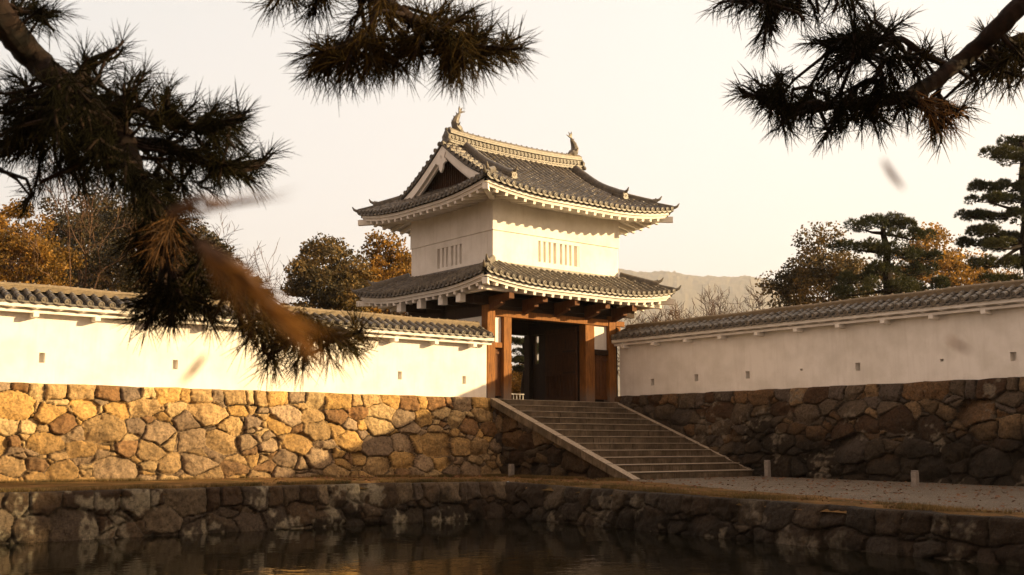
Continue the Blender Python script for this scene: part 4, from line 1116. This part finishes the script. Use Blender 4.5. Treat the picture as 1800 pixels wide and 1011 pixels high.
# right side
broadleaf(1452, 405, 70, 88, 'large brown green evergreen left of the clipped garden pine', 41, 'brownolive', group=G2, clumps=150, leaves=20000, lsize=.17)
broadleaf(1645, 382, 82, 78, 'golden leaved tree glowing behind the clipped garden pine', 42, 'gold', group=G2, clumps=90, leaves=13000, lsize=.19)
broadleaf(1355, 528, 75, 26, 'small round evergreen bush tree over the right wall ridge', 43, group=G2, clumps=30, leaves=3500)
broadleaf(1735, 450, 78, 72, 'golden brown tree low behind the tall garden pine', 44, 'gold', group=G2, clumps=60, leaves=8000)
broadleaf(1310, 540, 84, 24, 'hazy low olive tree behind the bare cherries', 45, group=G2, clumps=30, leaves=3000)
bare(1300, 490, 82, 'bare cherry tree, rightmost of the row before the hill', 51, group=G2, lev=7, spread=.95)
bare(1245, 496, 86, 'bare cherry tree in the middle of the row before the hill', 52, group=G2, lev=7, spread=.95)
bare(1200, 506, 80, 'bare cherry tree left of the middle before the hill', 53, group=G2, lev=7, spread=1.0)
bare(1150, 520, 84, 'bare cherry tree nearest the gate roof corner', 54, group=G2, lev=7, spread=1.0)
bare(1275, 512, 90, 'faint bare cherry tree behind the two taller ones', 57, group=G2, lev=7, spread=.9)
bare(1175, 530, 90, 'low bare cherry tree just above the white wall ridge', 58, group=G2, lev=7, spread=.9)
bare(1660, 440, 74, 'bare reddish tree between the two garden pines', 55, group=G2, lev=6)
bare(1700, 450, 80, 'second bare tree behind the tall garden pine', 56, group=G2, lev=6)
broadleaf(0, 0, 50, 10, 'unseen evergreen added behind the right white wall to shade the left moat wall', 46, group=G2, clumps=120, leaves=14000, lsize=.26, at=(38.5, 2.0, 13.2, 3.1))  # out-of-view tree, added to cast shade on the moat wall
cloud_pine([(1565, 560), (1562, 510), (1558, 470), (1560, 440), (1552, 410), (1555, 385)],
    [(1555, 388, 34, 12), (1520, 396, 34, 12), (1592, 394, 30, 11), (1600, 412, 36, 12), (1508, 432, 38, 11), (1540, 436, 28, 10), (1585, 445, 34, 12), (1622, 448, 30, 11), (1540, 470, 40, 12), (1600, 475, 44, 13), (1500, 490, 34, 12), (1560, 500, 50, 14), (1625, 498, 42, 14), (1590, 515, 50, 12), (1500, 512, 34, 10)],
    56, 'clipped garden pine with layered dark pads over the right wall', 61, group=G2)
cloud_pine([(1815, 600), (1812, 500), (1800, 430), (1806, 370), (1796, 320), (1800, 270), (1795, 250)],
    [(1790, 250, 34, 10), (1750, 270, 34, 10), (1800, 280, 30, 10), (1735, 325, 28, 8), (1775, 330, 32, 9), (1740, 350, 32, 8), (1795, 350, 34, 9), (1720, 375, 30, 8), (1765, 378, 30, 8), (1810, 390, 34, 10), (1745, 405, 36, 10), (1790, 412, 40, 10), (1718, 425, 30, 9), (1760, 430, 30, 9), (1745, 462, 40, 11), (1800, 460, 40, 11), (1770, 490, 46, 12), (1845, 300, 40, 12), (1850, 360, 40, 12), (1860, 430, 44, 12)],
    50, 'tall layered garden pine at the right edge of the photo', 62, group=G2)
# seen through the gate
cloud_pine([(925, 720), (922, 680), (926, 640), (920, 600)], [(922, 600, 20, 6), (930, 618, 22, 6), (912, 632, 22, 6), (928, 648, 20, 6), (945, 610, 18, 6), (955, 640, 18, 6)], 66, 'pine seen through the open gate', 63)
broadleaf(930, 640, 74, 50, 'reddish brown thicket tree seen through the gate below the pine', 64, 'gold', clumps=50, leaves=6000)
print('trees done')

# ------------------------------------------------------------------ wooded hill far behind
xs = np.linspace(930, 1560, 520); V = []; Q = []; nd = 40
ctrl = [(900, 470), (1090, 474), (1130, 480), (1180, 478), (1230, 487), (1290, 489), (1320, 486), (1360, 492), (1400, 515), (1450, 545), (1560, 600)]
for x in xs:
    yt = np.interp(x, [c[0] for c in ctrl], [c[1] for c in ctrl])
    for k in range(nd):
        f = k / (nd - 1); dep = 4300 + 1700 * f; p = W(x, yt, 6000); q = W(x, 770, dep); z = PZ + (p[2] - PZ) * math.sin(f * math.pi / 2) ** .8
        V.append((q[0], q[1], z))
V = np.array(V); V[:, 2] += (fbm(V, .003, 3, 2) * 7 + fbm(V, .035, 9, 3) * 9) * np.clip((V[:, 2] - PZ) / 60, 0, 1)
nx_ = len(xs)
for i in range(nx_ - 1):
    for k in range(nd - 1): Q.append((i * nd + k, (i + 1) * nd + k, (i + 1) * nd + k + 1, i * nd + k + 1))
tag(mesh_np('hill', V, Q, M['hill']), kind='structure')

# ------------------------------------------------------------------ the near pines
def near_pine(label, trunk, limbs, clusters, seed, needle_len=.108, wid=.0026, nn=44, dens=.58):
    """limbs: (depth, radius0, radius1, [(px, py) ...]); clusters: (px, py, rx, ry, count, dx, dy, depth[, material])"""
    rng = np.random.default_rng(seed)
    t = empty('pine_tree', trunk[0], label, 'pine tree')
    b = MB(); b.tube(trunk, np.linspace(.30, .16, len(trunk)), 12); b.build('trunk', M['bark'], t, smooth=True)
    net = []; nid = []; LB = []
    for li, (dep, r0, r1, pts) in enumerate(limbs):
        b = MB(); P = []
        for k, p in enumerate(pts):
            P.append(np.array(p, float) if len(p) == 3 else W(p[0], p[1], dep + .10 * math.sin(k * 1.9 + li)))
        # smooth the path
        P = np.array(P); tt = np.arange(len(P)); T = np.linspace(0, len(P) - 1, 6 * len(P)); Q = np.stack([np.interp(T, tt, P[:, j]) for j in range(3)], 1)
        for _ in range(3): Q[1:-1] = (Q[:-2] + Q[1:-1] * 2 + Q[2:]) / 4
        rad = np.linspace(r0, r1, len(Q)); Q[1:-1] += rng.normal(0, 1, Q[1:-1].shape) * rad[1:-1, None] * .05
        b.tube(Q, rad * (1 + .06 * rng.normal(size=len(Q)).clip(-1, 1)), 9)
        LB.append(b); net.append(Q[len(Q) // 4:]); nid += [li] * len(net[-1])
    net = np.concatenate(net); groups = {}
    for cl in clusters:
        x, y, rx_, ry_, n, dx, dy, dep = cl[:8]; mt = cl[8] if len(cl) > 8 else 'needle'
        nd = np.hypot(dx, dy) + 1e-6; n = max(2, int(round(n * dens)))
        for _ in range(n):
            a = rng.uniform(0, 2 * math.pi); q = math.sqrt(rng.random()); ox, oy = math.cos(a) * q, math.sin(a) * q
            c = W(x + ox * rx_, y + oy * ry_, dep + rng.uniform(-.28, .28) * dep / 4)
            D = rt * (dx / nd + ox * .8 + rng.normal(0, .25)) - cu * (dy / nd * 1. + oy * .8 + rng.normal(0, .25)) + fw * rng.normal(0, .35); D /= np.linalg.norm(D)
            k0 = int(np.argmin(np.linalg.norm((net - c + D * .12) * [1, 1, 1.8], axis=1))); o = net[k0]; twig = LB[nid[k0]]; L = np.linalg.norm(o - c)
            mid = (o + c) / 2 - D * .15 * L + rng.normal(0, .03, 3) * L
            tp = [o, o * .6 + mid * .4 + rng.normal(0, .04, 3) * L, mid * .6 + c * .4, c - D * .02, c + D * .03]; k_ = dep / 4
            twig.tube(tp, [.011 * k_, .008 * k_, .0065 * k_, .006 * k_, .005 * k_], 4, caps=False)
            # needles along the last part of the shoot
            m = nn; s0 = rng.uniform(-.11, .03, m) * k_; base = c + D * s0[:, None]
            f, u, w = frame(D); ang = rng.uniform(0, 2 * math.pi, m); op = rng.uniform(.35, 1.35, m) - (s0 > 0) * .25 
            d = D * np.cos(op)[:, None] + (u * np.cos(ang)[:, None] + w * np.sin(ang)[:, None]) * np.sin(op)[:, None]
            ln = needle_len * k_ * rng.uniform(.7, 1.1, m); d = d - upv * .10; d /= np.linalg.norm(d, axis=1)[:, None]
            e1 = base + d * (ln * .55)[:, None]; e2 = base + d * ln[:, None] - upv * (ln * rng.uniform(.0, .14, m))[:, None]
            sd = np.cross(d, rng.normal(size=(m, 3))); sd /= np.linalg.norm(sd, axis=1)[:, None]; up_ = np.cross(sd, d); w_ = wid * k_
            V = np.stack([base - sd * w_ / 2, base + sd * w_ / 2, base + up_ * w_ * .8, e1 - sd * w_ / 2, e1 + sd * w_ / 2, e1 + up_ * w_ * .8, e2, e2 + sd * w_ * .2, e2 + up_ * w_ * .2], 1)
            groups.setdefault(mt, []).append(V.reshape(-1, 3))
    for b in LB: b.build('limb', M['bark'], t, smooth=True)
    for mt, L_ in groups.items():
        V = np.concatenate(L_); k = len(V) // 9; I = np.arange(k)[:, None] * 9
        fq = np.array([(0, 1, 4, 3), (1, 2, 5, 4), (2, 0, 3, 5), (3, 4, 7, 6), (4, 5, 8, 7), (5, 3, 6, 8)])
        Q = (I[:, :, None] + fq[None]).reshape(-1, 4); mesh_np('needles', V, Q, M[mt], t)
    return t
def G(side, fwd, z): return CAMP * [1, 1, 0] + rt * side + fh * fwd + upv * z
near_pine('dark near pine whose big limb droops across the left of the photo',
    [G(-3.6, 2.6, -.4), G(-3.45, 2.8, 1.0), G(-3.3, 2.7, 2.6), G(-3.0, 2.9, 4.4)],
    [(3.6, .060, .036, [tuple(G(-3.35, 2.7, 2.2)), tuple(G(-2.4, 3.3, 2.9)), (-60, -60), (10, 40), (60, 105), (110, 145), (165, 195), (205, 235)]),
     (3.6, .042, .020, [(180, 200), (215, 240), (235, 300), (262, 350), (290, 400), (300, 450)]),
     (3.6, .018, .007, [(285, 380), (350, 430), (420, 490), (500, 550), (570, 600), (630, 585)]),
     (3.7, .018, .007, [(295, 430), (285, 490), (290, 540), (310, 565)]),
     (3.7, .020, .006, [(160, 190), (240, 190), (320, 225), (380, 225), (420, 205)]),
     (3.8, .020, .006, [(225, 250), (290, 250), (350, 285), (420, 305), (462, 290)]),
     (3.7, .018, .006, [(130, 160), (150, 110), (205, 85)]),
     (3.8, .018, .006, [(150, 190), (90, 230), (30, 260), (-40, 280)]),
     (3.8, .016, .006, [(200, 240), (140, 290), (70, 320)]),
     (4.2, .045, .020, [tuple(G(-3.1, 2.85, 3.7)), tuple(G(-1.8, 3.6, 3.4)), (500, -110), (620, -30), (700, 20), (790, 75), (860, 90)]),
     (4.2, .014, .006, [(665, 0), (650, 60), (600, 90), (560, 88)]),
     (4.2, .013, .006, [(760, 55), (710, 90), (690, 110)]),
     (4.2, .013, .006, [(620, -30), (560, -25), (480, -20)])],
    [(100, 200, 105, 55, 46, -.2, .1, 3.7), (60, 270, 90, 45, 26, -.4, .6, 3.9), (180, 250, 70, 60, 34, 0, .4, 3.8), (20, 165, 40, 40, 12, -1, -.3, 3.9),
     (40, 20, 50, 25, 12, .5, -.3, 3.8), (85, 30, 20, 20, 6, .8, -.1, 3.7), (205, 90, 12, 10, 3, .7, -.8, 3.7), (170, 120, 30, 15, 6, .2, -1, 3.7), (150, 105, 16, 10, 3, -.1, -1, 3.7),
     (245, 160, 40, 25, 10, .4, -.8, 3.7), (300, 185, 50, 22, 12, .3, -.8, 3.7), (360, 215, 55, 25, 18, .4, -.2, 3.7), (425, 195, 10, 14, 4, .6, -.8, 3.7), (400, 240, 35, 25, 10, .4, .5, 3.7),
     (260, 215, 70, 35, 22, .2, .1, 3.8), (330, 285, 70, 32, 24, .3, .3, 3.8), (420, 300, 40, 24, 14, .5, .3, 3.8), (465, 283, 8, 10, 4, .8, -.7, 3.8), (300, 330, 60, 30, 14, .3, .7, 3.9),
     (120, 190, 60, 45, 22, 0, .3, 3.35), (200, 280, 50, 45, 18, 0, .5, 3.4), (250, 340, 40, 35, 14, .2, .5, 3.4), (50, 220, 60, 50, 18, -.2, .4, 3.5), (60, 345, 15, 12, 3, -.1, 1, 4.1), (130, 310, 60, 25, 10, 0, .8, 4.0),
     (270, 400, 55, 40, 9, 0, .3, 3.6, 'litoldneedle'), (300, 440, 60, 45, 9, .1, .4, 3.6, 'litoldneedle'), (280, 410, 60, 50, 14, 0, .2, 3.7), (250, 450, 40, 40, 10, -.2, .8, 3.7),
     (290, 530, 45, 28, 20, -.2, .7, 3.7), (340, 545, 40, 25, 14, .2, .8, 3.7), (270, 560, 22, 10, 6, -.5, .8, 3.7),
     (370, 480, 50, 40, 18, .2, .6, 3.6), (430, 530, 50, 35, 20, .4, .8, 3.6), (470, 585, 45, 22, 18, 0, 1, 3.6), (475, 635, 12, 10, 5, 0, 1, 3.6), (530, 590, 45, 22, 16, .2, 1, 3.6), (590, 600, 30, 18, 10, .6, .9, 3.6), (632, 572, 6, 16, 5, .1, -1, 3.6), (530, 640, 25, 15, 5, 0, 1, 3.6),
     (560, 90, 22, 12, 8, -.8, -.2, 4.2), (590, 115, 45, 20, 22, -.4, .8, 4.2), (640, 95, 40, 25, 18, 0, .5, 4.2), (680, 115, 40, 18, 14, 0, .8, 4.2), (700, 60, 45, 30, 12, 0, 0, 4.2), (760, 100, 50, 22, 24, 0, .8, 4.2), (820, 105, 50, 26, 26, .3, .7, 4.2), (830, 55, 40, 22, 16, .3, -.6, 4.2), (890, 85, 20, 16, 9, .8, -.2, 4.2), (900, 70, 12, 10, 4, .7, -.8, 4.2), (770, 25, 45, 25, 14, .2, -.4, 4.2), (640, 15, 50, 20, 14, -.2, .2, 4.2), (560, 5, 30, 14, 8, -.3, .7, 4.2), (495, -5, 26, 12, 8, -.5, .8, 4.2)],
    71)
near_pine('near pine whose bare dark limb reaches in from the right top corner',
    [G(5.3, 5.2, -.4), G(5.2, 5.1, 1.2), G(5.3, 5.2, 3.0), G(5.2, 5.3, 4.8), G(5.0, 5.4, 6.2)],
    [(6.0, .062, .040, [tuple(G(5.25, 5.25, 4.0)), (1960, -90), (1830, -30), (1760, 45), (1700, 100), (1640, 145), (1590, 172)]),
     (6.0, .038, .015, [(1600, 168), (1550, 180), (1480, 182), (1420, 195), (1350, 185)]),
     (6.0, .022, .008, [(1665, 115), (1620, 95), (1590, 70), (1572, 66), (1548, 88), (1510, 100), (1460, 85)]),
     (6.0, .016, .006, [(1600, 80), (1598, 100), (1560, 100), (1540, 140)]),
     (6.1, .014, .006, [(1632, 150), (1625, 185), (1640, 205), (1655, 225)]),
     (6.1, .012, .005, [(1660, 130), (1655, 150), (1640, 175)]),
     (5.6, .035, .012, [tuple(G(5.15, 5.35, 5.2)), (1700, -120), (1560, -70), (1450, -30), (1380, 5), (1350, 30)]),
     (5.6, .016, .006, [(1450, -30), (1360, -20), (1280, -5)]),
     (6.4, .040, .014, [tuple(G(5.2, 5.2, 3.4)), (1900, 120), (1810, 90), (1800, 60), (1750, 90), (1720, 120)])],
    [(1330, 165, 28, 20, 14, -.8, -.2, 6.0), (1375, 180, 45, 24, 26, 0, .1, 6.0), (1370, 150, 14, 8, 5, .1, -1, 6.0), (1440, 190, 50, 24, 26, 0, .2, 6.0), (1500, 175, 45, 20, 22, 0, -.1, 6.0), (1555, 180, 50, 20, 20, 0, .4, 6.0), (1380, 220, 24, 14, 8, -.2, 1, 6.0), (1470, 230, 28, 14, 10, -.2, 1, 6.0), (1520, 215, 40, 14, 9, 0, .9, 6.0),
     (1450, 75, 22, 16, 12, -.9, 0, 6.0), (1490, 90, 40, 28, 22, -.2, .2, 6.0), (1470, 125, 28, 14, 10, -.5, .8, 6.0), (1540, 45, 24, 24, 10, .1, -.9, 6.0), (1510, 60, 30, 18, 10, 0, -.5, 6.0), (1570, 50, 16, 12, 5, .8, -.6, 6.0), (1560, 130, 40, 24, 16, 0, .3, 6.0), (1600, 125, 30, 18, 8, 0, .2, 6.0), (1625, 85, 16, 8, 4, .2, -1, 6.0), (1660, 100, 20, 12, 4, 0, -1, 6.0),
     (1600, 200, 40, 14, 10, 0, .6, 6.1), (1660, 200, 36, 18, 14, .4, .3, 6.1, 'litoldneedle'), (1690, 195, 14, 12, 5, .9, 0, 6.1), (1660, 235, 24, 12, 7, .2, 1, 6.1),
     (1290, 5, 35, 16, 14, -.7, .3, 5.6), (1345, 20, 30, 22, 14, 0, .4, 5.6), (1350, 55, 22, 16, 9, -.3, .9, 5.6), (1390, 25, 22, 16, 8, .3, .5, 5.6), (1430, 10, 40, 12, 10, .1, .5, 5.6), (1485, 8, 36, 14, 12, 0, .7, 5.6),
     (1740, 120, 38, 26, 24, -.6, .4, 6.4), (1790, 110, 30, 30, 18, 0, .3, 6.4), (1760, 75, 34, 14, 10, 0, -.8, 6.4), (1715, 145, 12, 8, 4, -.5, .8, 6.4), (1790, 145, 26, 10, 8, 0, .9, 6.4),
     (3300, -500, 420, 380, 90, 0, -.2, 5.0), (2900, -700, 300, 300, 50, -.3, -.2, 5.4), (3700, -300, 400, 350, 60, .3, 0, 5.0)],  # unseen crown clumps, added to shade the near branches
    72, needle_len=.082, wid=.0026, nn=34, dens=.52)

# twig of needles hanging close to the camera (out of focus), part of no visible branch: its own spray on a thin stem
def spray(label, P0, P1, n, seed, mt, L=.11, spread=.35, w=.0017):
    rng = np.random.default_rng(seed); t = empty('pine_spray', P0, label, 'pine spray')
    P0 = np.array(P0); P1 = np.array(P1); b = MB(); b.tube([P0, (P0 + P1) / 2 + upv * .006, P1], [.0028, .0022, .0012], 6); b.build('stem', M['twig'], t, smooth=True)
    D0 = (P1 - P0) / np.linalg.norm(P1 - P0); f = rng.random(n)[:, None]; C0 = P0 + (P1 - P0) * f; D = np.repeat(D0[None], n, 0)
    V, Q = blades(C0, D, 1, L, w, spread, rng); mesh_np('needles', V, Q, M[mt], t); return t
spray('blurred golden brown pine spray close to the camera before the left wall', W(350, 430, .48), W(500, 565, .47), 110, 81, 'litoldneedle', L=.036, spread=.5)
spray('blurred grey pine spray close to the camera against the sky left of the tower', W(300, 380, .5), W(400, 362, .5), 18, 82, 'litoldneedle', L=.034, spread=.2)
def fall(px, py, dep, ang, L, label):
    c = W(px, py, dep); a = R(ang); d = rt * math.cos(a) - cu * math.sin(a); u = rt * math.sin(a) + cu * math.cos(a); b = MB()
    n = 9; V = []
    for i in range(n):
        f = i / (n - 1); w_ = L * .07 * math.sin(math.pi * f) ** .8 + .0002; p = c + d * L * (f - .5) + fw * .12 * L * math.sin(f * 3)
        V += [p - u * w_, p + fw * .06 * L * math.sin(math.pi * f), p + u * w_]
    V2 = [v - fw * .0006 for v in V]; m = len(V)
    Fs = [(i * 3 + k, i * 3 + k + 1, i * 3 + 4 + k, i * 3 + 3 + k) for i in range(n - 1) for k in (0, 1)]
    b.add(V + V2, Fs + [tuple(x + m for x in q[::-1]) for q in Fs] + [(i * 3 + k, i * 3 + 3 + k, m + i * 3 + 3 + k, m + i * 3 + k) for i in range(n - 1) for k in (0, 2)])
    o = b.build('falling_leaf', M['leaf']); tag(o, label, 'leaf')
fall(1570, 306, .5, 55, .017, 'thin brown leaf falling through the sky right of the tower')
fall(340, 648, .55, -50, .020, 'thin brown leaf falling in front of the left white wall')
fall(1685, 606, .45, 32, .011, 'faint leaf falling in front of the right white wall')

# ------------------------------------------------------------------ short dry grass along the walls and the moat edge
rng = np.random.default_rng(99); n = 26000; C_ = []
k = n // 4
x = rng.uniform(2, 26, k); C_.append(np.stack([x, 32.75 - np.abs(rng.normal(0, .22, k)), 0 * x], 1))
x = rng.uniform(0, 21.2, k); C_.append(np.stack([x, 26.75 + np.abs(rng.normal(0, .35, k)), 0 * x], 1))
y = rng.uniform(8, 26.6, k); C_.append(np.stack([moatX(y) + .25 + np.abs(rng.normal(0, .6, k)), y, 0 * y], 1))
y = rng.uniform(26, 33, k); C_.append(np.stack([25.8 - np.abs(rng.normal(0, .35, k)), y, 0 * y], 1))
C_ = np.concatenate(C_); keep = fbm(C_, 1.1, 77, 3) > -.25; C_ = C_[keep]; C_[:, 2] = [float(tz(a, b)) for a, b in C_[:, :2]]
D_ = np.tile([[0, 0, 1.]], (len(C_), 1)); V, Q = blades(C_, D_, 3, .11, .012, .8, rng)
tag(mesh_np('grass', V, Q, M['litoldneedle'] if False else M['straw']), kind='stuff')

n = 2600; x = rng.uniform(14, 32, n); y = rng.uniform(9, 33, n); ok = (x > moatX(y) + .1) | (y > 26.8); x, y = x[ok], y[ok]; C_ = np.stack([x, y, tz(x, y) + .05], 1)
V, Q = quads(C_, .075, rng); V[:, 2] = np.repeat(C_[:, 2], 4) + (V[:, 2] - np.repeat(C_[:, 2], 4)) * .35; tag(mesh_np('fallen_leaves', V, Q, M['leaf']), kind='stuff')

# ------------------------------------------------------------------ thin evening haze round the whole place
b = MB(); b.box(-1500, 8600, -1500, 7200, -2.4, 985); o = b.build('haze', bpy.data.materials.new('haze')); o['kind'] = 'stuff'; o.data.materials[0].use_nodes = True
t = o.data.materials[0].node_tree; t.nodes.clear(); ou = t.nodes.new('ShaderNodeOutputMaterial'); pv = t.nodes.new('ShaderNodeVolumePrincipled')
pv.inputs['Color'].default_value = (1, .97, .93, 1); pv.inputs['Density'].default_value = .00012; pv.inputs['Anisotropy'].default_value = .65
t.links.new(pv.outputs[0], ou.inputs['Volume'])
print('END')
